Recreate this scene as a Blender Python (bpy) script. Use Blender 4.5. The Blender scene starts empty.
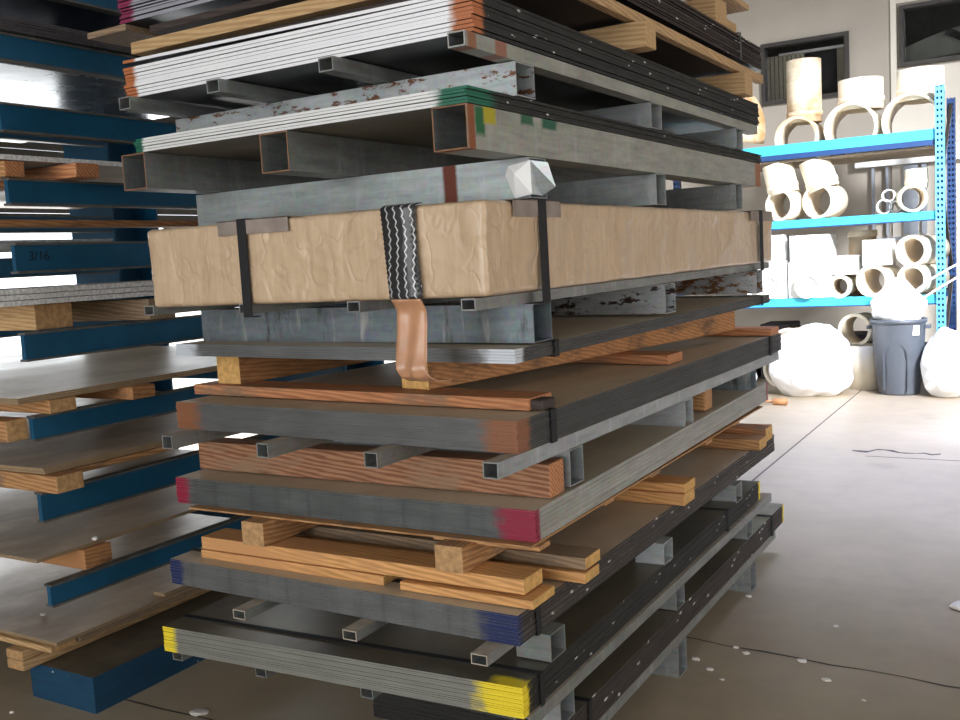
import bpy, bmesh, math, random
from mathutils import Vector, Matrix, noise
random.seed(7)
C = bpy.context.scene.collection
PI = math.pi

# ------------------------------------------------------------------ materials
def newmat(name):
    m = bpy.data.materials.new(name); m.use_nodes = True
    nt = m.node_tree; nt.nodes.clear()
    out = nt.nodes.new('ShaderNodeOutputMaterial'); b = nt.nodes.new('ShaderNodeBsdfPrincipled')
    nt.links.new(b.outputs[0], out.inputs[0])
    return m, nt, b
class N:
    def __init__(s, nt): s.nt = nt
    def n(s, t, **k):
        x = s.nt.nodes.new(t)
        for a, v in k.items():
            if a.startswith('i_'): x.inputs[a[2:].replace('_', ' ')].default_value = v
            else: setattr(x, a, v)
        return x
    def l(s, a, b): s.nt.links.new(a, b)
    def coord(s, scale=(1, 1, 1), loc=(0, 0, 0), rot=(0, 0, 0)):
        t = s.n('ShaderNodeTexCoord'); m = s.n('ShaderNodeMapping')
        m.inputs['Scale'].default_value = scale; m.inputs['Location'].default_value = loc; m.inputs['Rotation'].default_value = rot
        s.l(t.outputs['Object'], m.inputs[0]); return m.outputs[0]
    def noise(s, co, sc, det=3, rough=.55):
        x = s.n('ShaderNodeTexNoise'); x.inputs['Scale'].default_value = sc; x.inputs['Detail'].default_value = det; x.inputs['Roughness'].default_value = rough
        s.l(co, x.inputs['Vector']); return x.outputs[0]
    def ramp(s, f, stops):
        r = s.n('ShaderNodeValToRGB'); e = r.color_ramp.elements
        while len(e) < len(stops): e.new(.5)
        for k, (p, c) in enumerate(stops):
            e[k].position = p; e[k].color = (*c, 1) if len(c) == 3 else c
        s.l(f, r.inputs[0]); return r.outputs[0]
    def mix(s, f, a, b, mode='MIX'):
        m = s.n('ShaderNodeMix', data_type='RGBA', blend_type=mode)
        for inp, v in ((m.inputs['Factor'], f), (m.inputs['A'], a), (m.inputs['B'], b)):
            if hasattr(v, 'links') or hasattr(v, 'is_linked'): s.l(v, inp)
            elif isinstance(v, (int, float)): inp.default_value = v
            else: inp.default_value = (*v, 1)
        return m.outputs['Result']
    def math(s, op, a, b=0., c=0.):
        m = s.n('ShaderNodeMath', operation=op)
        for k, v in enumerate((a, b, c)):
            if isinstance(v, (int, float)): m.inputs[k].default_value = v
            else: s.l(v, m.inputs[k])
        return m.outputs[0]
    def bump(s, h, st, d=.002):
        b = s.n('ShaderNodeBump'); b.inputs['Strength'].default_value = st; b.inputs['Distance'].default_value = d
        s.l(h, b.inputs['Height']); return b.outputs[0]
def g2(c): # sRGB 0-255 -> linear
    return tuple(((v/255)/12.92 if v/255 <= .04045 else ((v/255+.055)/1.055)**2.4) for v in c)

def mat_plain(name, col, rough=.6, metal=0., var=.15, scale=9, bump=0., spec=None, coat=0):
    m, nt, b = newmat(name); k = N(nt)
    co = k.coord(); f = k.noise(co, scale, 4)
    c = k.ramp(f, [(.3, tuple(v*(1-var) for v in col)), (.7, tuple(min(1, v*(1+var)) for v in col))])
    k.l(c, b.inputs['Base Color']); b.inputs['Roughness'].default_value = rough; b.inputs['Metallic'].default_value = metal
    if coat: b.inputs['Coat Weight'].default_value = coat; b.inputs['Coat Roughness'].default_value = .25
    if bump: k.l(k.bump(f, bump), b.inputs['Normal'])
    return m

def paint_mask(k, specs, ragged=.35):
    """spray paint marks at places on the thing: (cx,cy,rx,ry,colour)"""
    t = k.n('ShaderNodeTexCoord'); sx = k.n('ShaderNodeSeparateXYZ'); k.l(t.outputs['Object'], sx.inputs[0])
    nz = k.noise(k.coord((14, 14, 30)), 1.6, 3)
    out = []
    for sp in specs:
        cx, cy, rx, ry, col = sp[:5]
        dx = k.math('DIVIDE', k.math('ABSOLUTE', k.math('SUBTRACT', sx.outputs[0], cx)), rx)
        dy = k.math('DIVIDE', k.math('ABSOLUTE', k.math('SUBTRACT', sx.outputs[1], cy)), ry)
        d = k.math('MAXIMUM', dx, dy)
        if len(sp) > 5: d = k.math('MAXIMUM', d, k.math('DIVIDE', k.math('ABSOLUTE', k.math('SUBTRACT', sx.outputs[2], sp[5])), sp[6]))
        d = k.math('ADD', d, k.math('MULTIPLY', k.math('SUBTRACT', nz, .5), ragged*2.2))
        mr = k.n('ShaderNodeMapRange'); mr.inputs[1].default_value = .72; mr.inputs[2].default_value = 1.1
        mr.inputs[3].default_value = 1; mr.inputs[4].default_value = 0; k.l(d, mr.inputs[0])
        out.append((mr.outputs[0], col))
    return out

def mat_steel(name, col, rough=.45, metal=.5, var=.25, paint=(), specks=0., streak=None, cloud=None, bump=.1, scratch=0.):
    m, nt, b = newmat(name); k = N(nt)
    f = k.noise(k.coord((1, 1, 6)), 7, 5)
    c = k.ramp(f, [(.25, tuple(v*(1-var) for v in col)), (.75, tuple(min(1, v*(1+var)) for v in col))])
    if cloud: # broad dusty / oily areas
        f2 = k.noise(k.coord((1.2, .7, 1)), 2.2, 6, .62)
        c = k.mix(k.ramp(f2, [(.42, (0, 0, 0)), (.62, (1, 1, 1))]), c, cloud)
    if streak: # vertical stains on cut edges
        f3 = k.noise(k.coord((16, 16, 1.2)), 1.5, 5, .6)
        c = k.mix(k.ramp(f3, [(.5, (0, 0, 0)), (.72, (1, 1, 1))]), c, streak)
    if specks:
        v = k.n('ShaderNodeTexVoronoi'); v.inputs['Scale'].default_value = 1.0
        k.l(k.coord((22, 22, 60)), v.inputs['Vector'])
        sc_ = k.n('ShaderNodeSeparateColor'); k.l(v.outputs['Color'], sc_.inputs[0])
        g = k.noise(k.coord((1, 1, 1)), 5, 3)
        mk = k.math('MULTIPLY', k.math('LESS_THAN', v.outputs['Distance'], specks*2.2), k.math('GREATER_THAN', g, .5))
        mk = k.math('MULTIPLY', mk, k.math('GREATER_THAN', sc_.outputs[0], .86))
        c = k.mix(mk, c, (.62, .62, .62))
    for mk, pc in paint_mask(k, paint): c = k.mix(mk, c, pc)
    k.l(c, b.inputs['Base Color']); b.inputs['Metallic'].default_value = metal
    r = k.n('ShaderNodeMapRange'); r.inputs[3].default_value = rough-.1; r.inputs[4].default_value = rough+.15
    k.l(k.noise(k.coord(), 5, 4), r.inputs[0]); k.l(r.outputs[0], b.inputs['Roughness'])
    if paint:
        mm = None
        for mk, pc in paint_mask(k, paint): mm = mk if mm is None else k.math('MAXIMUM', mm, mk)
        k.l(k.math('MULTIPLY', k.math('SUBTRACT', 1, mm), metal), b.inputs['Metallic'])
    if bump: k.l(k.bump(f, bump), b.inputs['Normal'])
    return m

def mat_galv(name, col, rust=0., rustcol=(.2, .06, .025), streak=.5, metal=.55, rough=.42, chalk=(.6, .62, .62), stain=0., band=()):
    m, nt, b = newmat(name); k = N(nt)
    v = k.n('ShaderNodeTexVoronoi'); v.inputs['Scale'].default_value = 70; k.l(k.coord((1, 1, 1)), v.inputs['Vector'])
    f = k.noise(k.coord((1.2, 1.2, 9)), 5, 5, .6)
    c = k.ramp(f, [(.25, tuple(x*.72 for x in col)), (.75, tuple(min(1, x*1.25) for x in col))])
    c = k.mix(.12, c, v.outputs['Color'], 'SOFT_LIGHT')
    if streak:
        f3 = k.noise(k.coord((13, 13, 2.0)), 1.4, 6, .65)
        c = k.mix(k.math('MULTIPLY', k.ramp(f3, [(.56, (0, 0, 0)), (.68, (1, 1, 1))]), streak), c, chalk)
    if stain:
        f5 = k.noise(k.coord((10, 10, 2.2), (3, 5, 1)), 1.7, 5, .6)
        c = k.mix(k.math('MULTIPLY', k.ramp(f5, [(.58, (0, 0, 0)), (.66, (1, 1, 1))]), stain), c, (.06, .05, .045))
    if rust:
        f4 = k.noise(k.coord((5, 5, 14), (7, 2, 3)), 3.2, 7, .72)
        c = k.mix(k.ramp(f4, [(.62-rust*.25, (0, 0, 0)), (.66-rust*.25, (1, 1, 1))]), c, rustcol)
    for mk, pc in paint_mask(k, band, .12): c = k.mix(mk, c, pc)
    k.l(c, b.inputs['Base Color']); b.inputs['Metallic'].default_value = metal; b.inputs['Roughness'].default_value = rough
    k.l(k.bump(f, .12), b.inputs['Normal'])
    return m

def mat_wood(name, light, dark, axis='x', rough=.7, dirt=None, red=None, knots=True):
    m, nt, b = newmat(name); k = N(nt)
    sc = {'x': (.9, 9, 9), 'y': (9, .9, 9), 'z': (9, 9, .9)}[axis]
    co = k.coord(sc)
    w = k.n('ShaderNodeTexWave', wave_type='BANDS', bands_direction='DIAGONAL'); w.inputs['Scale'].default_value = 5.0
    w.inputs['Distortion'].default_value = 5; w.inputs['Detail'].default_value = 3; w.inputs['Detail Scale'].default_value = 1.1
    k.l(co, w.inputs['Vector'])
    c = k.ramp(w.outputs[0], [(.15, light), (.9, dark)])
    f = k.noise(k.coord(tuple(4*s for s in sc)), 2.5, 5, .65)
    c = k.mix(k.math('MULTIPLY', k.ramp(f, [(.45, (0, 0, 0)), (.75, (1, 1, 1))]), .45), c, tuple(x*.45 for x in dark))
    if red:
        f2 = k.noise(k.coord((2, 2, 4)), 1.4, 3)
        c = k.mix(k.ramp(f2, [(.45, (0, 0, 0)), (.6, (1, 1, 1))]), c, red)
    if dirt:
        f3 = k.noise(k.coord((3, 3, 8), (1, 2, 3)), 1.8, 6, .7)
        c = k.mix(k.ramp(f3, [(.5, (0, 0, 0)), (.68, (1, 1, 1))]), c, dirt)
    k.l(c, b.inputs['Base Color']); b.inputs['Roughness'].default_value = rough
    k.l(k.bump(f, .3), b.inputs['Normal'])
    return m

M = {}
# edge steels: cut (front / back ends), mill (long sides), top
M['top_dusty'] = mat_steel('steel_top_dusty', (.56, .48, .36), .48, .0, .12, cloud=(.46, .38, .27))
M['top_dark'] = mat_steel('steel_top_dark', (.13, .115, .085), .36, .2, .25, cloud=(.20, .165, .11))
M['mill_black'] = mat_steel('steel_side_black', (.022, .021, .020), .65, .1, .3, specks=.10)
M['mill_brown'] = mat_steel('steel_side_brown', (.055, .043, .040), .52, .25, .3, specks=.13)
M['mill_slate'] = mat_steel('steel_side_slate', (.065, .068, .07), .5, .35, .3)
M['galv'] = mat_galv('galvanized', (.36, .38, .38), streak=.5)
M['galv_dull'] = mat_galv('galvanized_dull', (.28, .29, .28), streak=.25, rough=.5)
M['galv_bright'] = mat_galv('galvanized_bright', (.50, .53, .54), streak=.5)
M['galv_rust'] = mat_galv('galvanized_rusty', (.46, .49, .50), rust=.28, rustcol=(.17, .075, .04), streak=.4)
M['galv_brownstain'] = mat_galv('galvanized_brown_stained', (.48, .50, .51), rust=.30, rustcol=(.05, .03, .022), streak=.4)
M['galv_amber'] = mat_galv('galvanized_amber_stained', (.48, .50, .51), rust=.42, rustcol=(.22, .10, .04), streak=.4)
M['galv_blue'] = mat_galv('galvanized_stained', (.20, .235, .26), streak=.8, stain=.8, chalk=(.5, .49, .46))
M['galv_drip'] = mat_galv('galvanized_rust_drip', (.40, .44, .44), streak=.35, band=((-.228, -.0, .022, .3, (.13, .035, .02)),))
M['galv_khaki'] = mat_galv('tube_khaki', (.36, .36, .32), streak=.2, metal=.35, rough=.5,
    band=((-.0, -.262, .2, .016, (.30, .10, .04)), (0, -.225, .05, .022, (.03, .15, .06), .165, .035), (0, -.18, .05, .03, (.50, .42, .03), .18, .022), (0, .0, .05, .035, (.04, .14, .08), .19, .018), (0, .12, .05, .045, (.03, .13, .08), .19, .020), (0, 2.1, .2, .05, (.34, .13, .05))))
M['galv_khaki_b'] = mat_galv('tube_khaki_b', (.36, .36, .32), streak=.2, metal=.35, rough=.5, band=((0, -.19, .2, .02, (.34, .16, .09)), (0, -.06, .2, .03, (.36, .17, .12))))
M['dust_rim'] = mat_plain('dusty_rim', (.40, .34, .27), .8, 0, .2, 30)
M['rust_edge'] = mat_plain('rusty_rim', (.25, .12, .06), .75, .1, .4, 30)
M['strap_black'] = mat_plain('strap_black', (.010, .010, .012), .75)
M['strap_steel'] = mat_plain('strap_steel', (.12, .12, .12), .4, .6)
M['wood_x'] = mat_wood('lumber_across', (.55, .30, .125), (.36, .165, .06), 'x', dirt=(.20, .13, .08))
M['wood_y'] = mat_wood('lumber_along', (.52, .28, .12), (.33, .15, .055), 'y', dirt=(.16, .10, .06))
M['wood_red_x'] = mat_wood('reddish_lumber_across', (.60, .27, .12), (.40, .15, .06), 'x', dirt=(.24, .15, .09))
M['wood_timber'] = mat_wood('douglas_fir_timber', (.40, .20, .11), (.21, .082, .035), 'x', dirt=(.27, .17, .10))
M['wood_orange_x'] = mat_wood('orange_lumber_across', (.78, .42, .16), (.56, .27, .09), 'x', red=(.60, .30, .12))
M['wood_pale_x'] = mat_wood('pale_pine_across', (.60, .40, .20), (.46, .27, .12), 'x')
M['wood_pale_y'] = mat_wood('pale_pine_along', (.56, .37, .19), (.42, .25, .115), 'y')
M['wood_dark_x'] = mat_wood('dark_lumber', (.06, .04, .032), (.035, .024, .02), 'x')
M['wood_brown_y'] = mat_wood('brown_lumber_along', (.56, .27, .11), (.38, .17, .065), 'y', dirt=(.10, .06, .04))
M['wood_grey_x'] = mat_wood('dusty_lumber_across', (.33, .23, .14), (.22, .14, .08), 'x', dirt=(.16, .13, .10))
M['rack_blue'] = mat_plain('rack_blue_paint', g2((17, 80, 112)), .45, 0, .2, 6)
M['rack_lip'] = mat_plain('rack_dusty_lip', g2((92, 92, 88)), .6, .1, .3, 20)
M['rack_base'] = mat_steel('rack_base_blue', g2((13, 62, 90)), .6, 0, .25, specks=.08)
M['base_dust'] = mat_plain('dusty_base_top', (.13, .105, .07), .6, 0, .3, 8)
M['ink'] = mat_plain('marker_ink', (.006, .01, .02), .7)

# ------------------------------------------------------------------ mesh helpers
class MB:
    def __init__(s): s.v = []; s.f = []; s.m = []; s.smooth = []
    def quad(s, idx, mi=0, sm=False): s.f.append(idx); s.m.append(mi); s.smooth.append(sm)
    def box(s, x0, x1, y0, y1, z0, z1, mi=0, zf=None, mtop=None, mend=None, mside=None, R=None):
        if zf is None: zf = lambda x, y: 0
        b = len(s.v)
        P = [(x0, y0, z0), (x1, y0, z0), (x1, y1, z0), (x0, y1, z0), (x0, y0, z1), (x1, y0, z1), (x1, y1, z1), (x0, y1, z1)]
        for p in P:
            p = Vector((p[0], p[1], p[2]+zf(p[0], p[1])))
            s.v.append(R @ p if R else p)
        t = mi if mtop is None else mtop; e = mi if mend is None else mend; d = mi if mside is None else mside
        for q, k in (((0, 3, 2, 1), t), ((4, 5, 6, 7), t), ((0, 1, 5, 4), e), ((2, 3, 7, 6), e), ((1, 2, 6, 5), d), ((3, 0, 4, 7), d)):
            s.quad(tuple(b+i for i in q), k)
        return s
    def bev(s, x0, x1, y0, y1, z0, z1, c=.003, mi=0, zf=None, R=None, mend=None, endaxis='x'):
        """bevelled plank"""
        bm = bmesh.new()
        bmesh.ops.create_cube(bm, size=1)
        for v in bm.verts: v.co = Vector((x0 + (v.co.x+.5)*(x1-x0), y0 + (v.co.y+.5)*(y1-y0), z0 + (v.co.z+.5)*(z1-z0)))
        bmesh.ops.bevel(bm, geom=bm.edges[:], offset=c, segments=2, affect='EDGES', profile=.6)
        bm.normal_update()
        b = len(s.v)
        for v in bm.verts:
            p = v.co.copy()
            if zf: p.z += zf(p.x, p.y)
            s.v.append(R @ p if R else p)
        for f in bm.faces:
            k = mi
            if mend is not None and abs(f.normal['xyz'.index(endaxis)]) > .8: k = mend
            s.quad(tuple(b+v.index for v in f.verts), k)
        bm.free(); return s
    def tube(s, a0, a1, w0, w1, z0, z1, axis='y', t=.003, mi=0, mrim=None, zf=None, minner=None, mtop=None):
        """hollow rectangular tube, open ends; a = along axis, w = across"""
        if zf is None: zf = lambda x, y: 0
        mr = mi if mrim is None else mrim; mn = mi if minner is None else minner
        def P(a, w, z):
            x, y = (w, a) if axis == 'y' else (a, w)
            return Vector((x, y, z+zf(x, y)))
        b = len(s.v)
        for a in (a0, a1):
            for (w, z) in ((w0, z0), (w1, z0), (w1, z1), (w0, z1)): s.v.append(P(a, w, z))
            for (w, z) in ((w0+t, z0+t), (w1-t, z0+t), (w1-t, z1-t), (w0+t, z1-t)): s.v.append(P(a, w, z))
        for i in range(4):
            j = (i+1) % 4
            s.quad((b+i, b+j, b+8+j, b+8+i), mtop if (mtop is not None and i == 2) else mi)
            s.quad((b+4+i, b+12+i, b+12+j, b+4+j), mn)
            s.quad((b+i, b+4+i, b+4+j, b+j), mr)
            s.quad((b+8+i, b+8+j, b+12+j, b+12+i), mr)
        return s
    def cyl(s, c, r, h, axis='z', n=32, ri=None, mi=0, minner=None, r2=None, R=None):
        """cylinder / pipe; c = centre of first end; r2 = radius at far end"""
        b = len(s.v); r2 = r if r2 is None else r2; mn = mi if minner is None else minner
        def P(u, v, w):
            p = {'z': Vector((u, v, w)), 'y': Vector((u, w, v)), 'x': Vector((w, u, v))}[axis]
            p = (R @ p if R else p); return Vector(c) + p
        rings = [(r, 0), (r2, h)] + ([(ri, 0), (ri*r2/r, h)] if ri else [])
        for (rr, w) in rings:
            for i in range(n): a = 2*PI*i/n; s.v.append(P(rr*math.cos(a), rr*math.sin(a), w))
        for i in range(n):
            j = (i+1) % n
            s.quad((b+i, b+j, b+n+j, b+n+i), mi, True)
            if ri:
                s.quad((b+2*n+i, b+3*n+i, b+3*n+j, b+2*n+j), mn, True)
                s.quad((b+i, b+2*n+i, b+2*n+j, b+j), mi); s.quad((b+n+i, b+n+j, b+3*n+j, b+3*n+i), mi)
        if not ri:
            s.quad(tuple(b+i for i in range(n)), mi); s.quad(tuple(b+n+i for i in reversed(range(n))), mi)
        return s
    def build(s, name, mats, parent=None, origin=None):
        o0 = parent['_o'] if parent is not None else (origin or (0, 0, 0))
        o0 = Vector(o0)
        me = bpy.data.meshes.new(name)
        me.from_pydata([tuple(Vector(v)-o0) for v in s.v], [], s.f)
        if not isinstance(mats, (list, tuple)): mats = [mats]
        for m in mats: me.materials.append(m)
        me.polygons.foreach_set('material_index', s.m)
        me.polygons.foreach_set('use_smooth', s.smooth)
        me.update()
        bm = bmesh.new(); bm.from_mesh(me); bmesh.ops.recalc_face_normals(bm, faces=bm.faces[:]); bm.to_mesh(me); bm.free()
        ob = bpy.data.objects.new(name, me); C.objects.link(ob)
        if parent is not None: ob.parent = parent
        else: ob.location = o0
        return ob
WOFF = {}
def thing(name, loc, label, cat, group=None):
    o = bpy.data.objects.new(name, None); C.objects.link(o); o.empty_display_size = .1
    o.location = loc; o['_o'] = tuple(loc); o['label'] = label; o['category'] = cat
    if group: o['group'] = group
    return o
def sub(o):  # lets a mesh part carry sub-parts
    o['_o'] = o.parent['_o']; return o
def tag(o, label, cat, group=None):
    o['label'] = label; o['category'] = cat
    if group: o['group'] = group
    return o
def struct(o, label=None):
    o['kind'] = 'structure'
    if label: o['label'] = label
    return o

XR = -1.1   # right-hand (aisle) side of the tall stack
def tilt(x0, x1, y0, y1, dl=0, df=0):
    return lambda x, y: dl*(x1-x)/(x1-x0) + df*(y-y0)/(y1-y0)

def bundle(label, x0, x1, y0, y1, zb, zt, n, top, cut, mill, zf=None, fill=.90, jit=.0014, straps=(), strapmat='strap_black', group=None, lift=None, cat='steel sheet bundle', sheetlabel=None):
    T = thing('sheet_bundle', (x1, y0, zb), label, cat, group)
    th = (zt-zb)/n
    for i in range(n):
        a = zb+i*th; ex = random.uniform(-jit, jit); ey = random.uniform(-jit, jit)
        f = th*fill
        zz = zf or (lambda x, y: 0)
        if lift and i == n-1:
            base = zz; zz = lambda x, y, base=base: base(x, y) + lift*max(0, (x1-x)/(x1-x0))
        mb = MB(); mb.box(x0+ex, x1+ex-.001, y0+ey, y1+ey, a, a+f, 0, zz, mtop=0, mend=1, mside=2)
        mb.build('sheet', [top, cut, mill], T)
    zz = zf or (lambda x, y: 0)
    for (ax, pos, w) in straps:
        s = MB(); t = .0016; e = .004
        if ax == 'y':   # band runs across the width (in x) at y=pos
            s.box(x1+e, x1+e+t, pos, pos+w, zb-.003, zt+.003, 0, zz); s.box(x0-e-t, x0-e, pos, pos+w, zb-.003, zt+.003, 0, zz)
            s.box(x0-e-t, x1+e+t, pos, pos+w, zt+.001, zt+.001+t, 0, zz); s.box(x0-e-t, x1+e+t, pos, pos+w, zb-.003-t, zb-.003, 0, zz)
        else:
            s.box(pos, pos+w, y0-e-t, y0-e, zb-.003, zt+.003, 0, zz); s.box(pos, pos+w, y1+e, y1+e+t, zb-.003, zt+.003, 0, zz)
            s.box(pos, pos+w, y0-e-t, y1+e+t, zt+.001, zt+.001+t, 0, zz)
        s.build('strap', M[strapmat], T)
    return T

def skid(label, chans, cz, tubes, tz, ty, zf=None, cm='galv', tm='galv_dull', tw=.042, rims=None, ct=.003):
    """chans: (y0,y1,x0,x1[,mat]); tubes: left x of each runner"""
    c0 = chans[0]
    T = thing('metal_skid', (c0[3], c0[0], cz[0]), label, 'skid')
    for c in chans:
        mm = M[c[4]] if len(c) > 4 else M[cm]
        MB().tube(c[2], c[3], c[0], c[1], cz[0], cz[1], 'x', ct, 0, zf=zf).build('cross_channel', mm, T)
    for k, tx in enumerate(tubes):
        m_ = tm[k] if isinstance(tm, (list, tuple)) else tm
        MB().tube(ty[0], ty[1], tx, tx+tw, tz[0], tz[1], 'y', .003, 0, mrim=1 if rims else None, zf=zf, minner=2, mtop=3).build('runner_tube', [M[m_], M[rims or m_], M['galv_dull'], M['dust_rim']], T)
    return T
CH = [(2.14, 2.225), (3.03, 3.115), (3.93, 4.015)]
def chs(ys, x0, x1, mats=None): return [(a, b, x0, x1) + ((mats[i],) if mats and mats[i] else ()) for i, (a, b) in enumerate(ys)]

YEL = (.88, .68, .03); RED = (.27, .012, .045); BLU = (.007, .02, .095); ORA = (.26, .10, .045); GRN = (.01, .13, .075); ORB = (.46, .15, .055); MAG = (.24, .03, .08)

# ================================================================== THE TALL STACK
# --- lowest bundle on floor skid
skid('galvanized steel skid standing on the floor under the lowest bundle of the tall stack', chs(CH, -1.7, XR, ['galv_bright', None, None]), (0, .115),
     [-1.137, -1.55], (.117, .149), (2.05, 4.36), cm='galv', tw=.036)
zZ = tilt(-1.7, XR, 2.13, 4.52)
bundle('dark brown steel sheet bundle lowest in the tall stack, just above the floor skid', -1.7, XR, 2.13, 4.52, .151, .234, 14,
       M['top_dark'], mat_steel('cut_dark', (.02, .02, .02), .5, .3, paint=((-.0, 2.39, .05, .05, YEL), )), mat_steel('side_brown_a', (.040, .031, .029), .65, .1, .3, specks=.13, paint=((0, 2.39, .2, .03, YEL),)),
       straps=(('y', 2.3, .02), ('y', 4.28, .02)))
zA = tilt(-2.35, XR, 1.95, 4.12, -.032, .012)
skid('galvanized skid with a long dusty edge tube under the yellow-cornered sheet bundle', chs([(2.14, 2.225), (3.03, 3.115), (3.9, 3.985)], -1.6, XR), (.237, .308),
     [-1.137, -1.61, -1.992, -2.335], (.309, .342), (1.965, 4.28), cm='galv', tm=['galv_dull']*4, zf=lambda x, y: 0 if x > -1.3 else zA(x, y)*.9)
pa = ((0, 0, .14, .06, YEL), (-1.255, 0, .062, .03, YEL), (0, 2.17, .1, .03, YEL))
bundle('bundle of thin steel sheets with yellow-sprayed corners, near the floor', -2.35, XR, 1.95, 4.12, .344, .422, 15,
       mat_steel('top_a', (.10, .09, .068), .36, .2, .25, cloud=(.19, .145, .09), paint=((0, 0, .1, .05, YEL),)),
       mat_steel('cut_a', (.27, .27, .24), .5, .4, .15, paint=pa), mat_steel('side_a', (.018, .019, .018), .65, .1, .3, specks=.09, paint=((0, 0, .2, .03, YEL), (0, 2.17, .2, .03, YEL))),
       zf=zA, straps=(('y', 2.03, .02), ('y', 3.62, .018)))
skid('galvanized skid between the yellow-cornered and the blue-cornered bundles', chs([(2.105, 2.19), (2.93, 3.015), (3.76, 3.845)], -1.2, -1.10, ['galv_dull', 'galv_bright', 'galv']), (.425, .496),
     [-1.19, -1.575, -1.96], (.501, .5275), (1.868, 4.2), tm='galv_dull', tw=.045, rims='dust_rim')
# --- blue-cornered bundle
zB = tilt(-2.285, XR, 1.945, 4.38, .008, -.012)
pb = ((0, 0, .115, .05, BLU), (-1.185, 0, .055, .05, BLU))
bundle('grey steel sheet bundle with blue-painted corners and a black strap', -2.285, XR, 1.945, 4.38, .528, .603, 20, M['top_dusty'],
       mat_steel('cut_b', (.165, .175, .18), .45, .5, .25, paint=pb, streak=(.09, .095, .10)), mat_steel('side_b', (.034, .029, .029), .62, .15, .3, specks=.10, paint=((0, 0, .2, .02, BLU),)),
       zf=zB, straps=(('y', 2.03, .022),))
# --- wooden pallet under the red-cornered bundle
def plank(T, x0, x1, y0, y1, z0, z1, mat, c=.003, zf=None, R=None, name='plank', end=None):
    mb = MB().bev(x0, x1, y0, y1, z0, z1, c, 0, zf, R, mend=(1 if end else None), endaxis='x' if (x1-x0) > (y1-y0) else 'y')
    return mb.build(name, [M[mat], M[end]] if end else M[mat], T)
M['endgrain'] = mat_plain('end_grain', (.46, .27, .12), .8, 0, .3, 60, .3)
M['endgrain_y'] = mat_plain('end_grain_yellow', (.62, .36, .12), .8, 0, .25, 60, .3)
T = thing('wooden_pallet', (XR, 2.0, .605), 'orange wooden pallet of doubled planks between the blue-cornered and red-cornered bundles', 'pallet')
plank(T, -2.205, -1.53, 1.995, 2.10, .606, .633, 'wood_orange_x', end='endgrain_y'); plank(T, -1.47, XR+.02, 1.985, 2.105, .606, .629, 'wood_orange_x', end='endgrain_y')
plank(T, -2.205, XR-.01, 2.0, 2.10, .6345, .672, 'wood_orange_x', end='endgrain_y', zf=lambda x, y: .0*(x))
plank(T, -2.1, XR+.06, 2.2, 2.29, .606, .634, 'wood_orange_x', end='endgrain_y'); plank(T, -2.1, XR+.06, 2.205, 2.30, .641, .672, 'wood_grey_x', end='endgrain_y')
plank(T, -2.15, -1.06, 3.03, 3.14, .600, .64, 'wood_orange_x', end='endgrain_y'); plank(T, -2.15, -1.06, 3.04, 3.15, .641, .672, 'wood_orange_x', end='endgrain_y')
plank(T, -2.15, -1.06, 3.98, 4.09, .596, .64, 'wood_x', end='endgrain_y'); plank(T, -2.15, -1.08, 4.16, 4.27, .596, .655, 'wood_red_x', end='endgrain_y')
for xa in (-2.015, -1.352):
    plank(T, xa, xa+.083, 1.98, 4.2, .673, .742, 'wood_y', name='stringer', end='endgrain')
MB().box(-2.28, XR-.002, 2.03, 4.2, .7425, .7475, 0).build('plywood_sheet', M['wood_x'], T)
for yy in (2.05, 2.5, 2.86, 3.4, 3.8):   # ragged board ends at the aisle side
    plank(T, -1.4, XR+random.uniform(-.012, .012), yy, yy+random.uniform(.05, .12), .730, .7425, 'wood_x', .002)
# --- red-cornered bundle
zC = tilt(-2.36, XR, 2.06, 4.29, .0, .012)
pc = ((0, 0, .115, .04, RED), (-1.26, 0, .06, .04, RED), (0, 2.23, .03, .04, RED))
side_c = mat_galv('side_galv_khaki', (.36, .36, .33), streak=.25, metal=.3, rough=.5, band=((0, 0, .2, .025, RED), (0, 2.23, .2, .03, RED)))
bundle('galvanized sheet bundle with red-sprayed corners, halfway down the stack', -2.36, XR, 2.06, 4.29, .749, .829, 26, M['top_dusty'],
       mat_steel('cut_c', (.125, .138, .14), .42, .5, .3, paint=pc, streak=(.07, .08, .085)), side_c, zf=zC, fill=.97, jit=.0012)
# timber and spacers on it
tb = MB().bev(-2.365, -1.11, 2.165, 2.25, .832, .922, .006, mend=1, endaxis='x').build('timber_beam', [M['wood_timber'], M['wood_red_x']], origin=(-1.11, 2.165, .832))
tag(tb, 'thick reddish timber beam lying across the front of the red-cornered bundle', 'timber')
o = MB().bev(-1.9, -1.12, 3.47, 3.56, .843, .925, .008).build('timber_beam', M['wood_x'], origin=(-1.12, 3.47, .838))
tag(o, 'short orange wood block end beside the middle galvanized channel, above the red-cornered bundle', 'timber')
zD = tilt(-2.25, XR, 1.99, 4.55, .016, -.03)
skid('galvanized skid with square runner tubes poking out below the orange-cornered bundle', chs([(2.275, 2.36), (3.20, 3.285), (4.03, 4.12)], -2.05, XR-.005, ['galv', 'galv_bright', 'galv_blue']), (.842, .94),
     [-1.142, -1.485, -1.845, -2.21], (.944, .983), (1.892, 4.5), tm=['galv', 'galv_dull', 'galv_dull', 'galv_dull'], zf=zD, rims='galv_dull', tw=.041)
pd = ((0, 0, .10, .1, ORA), (-1.15, 0, .10, .04, ORA))
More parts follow.
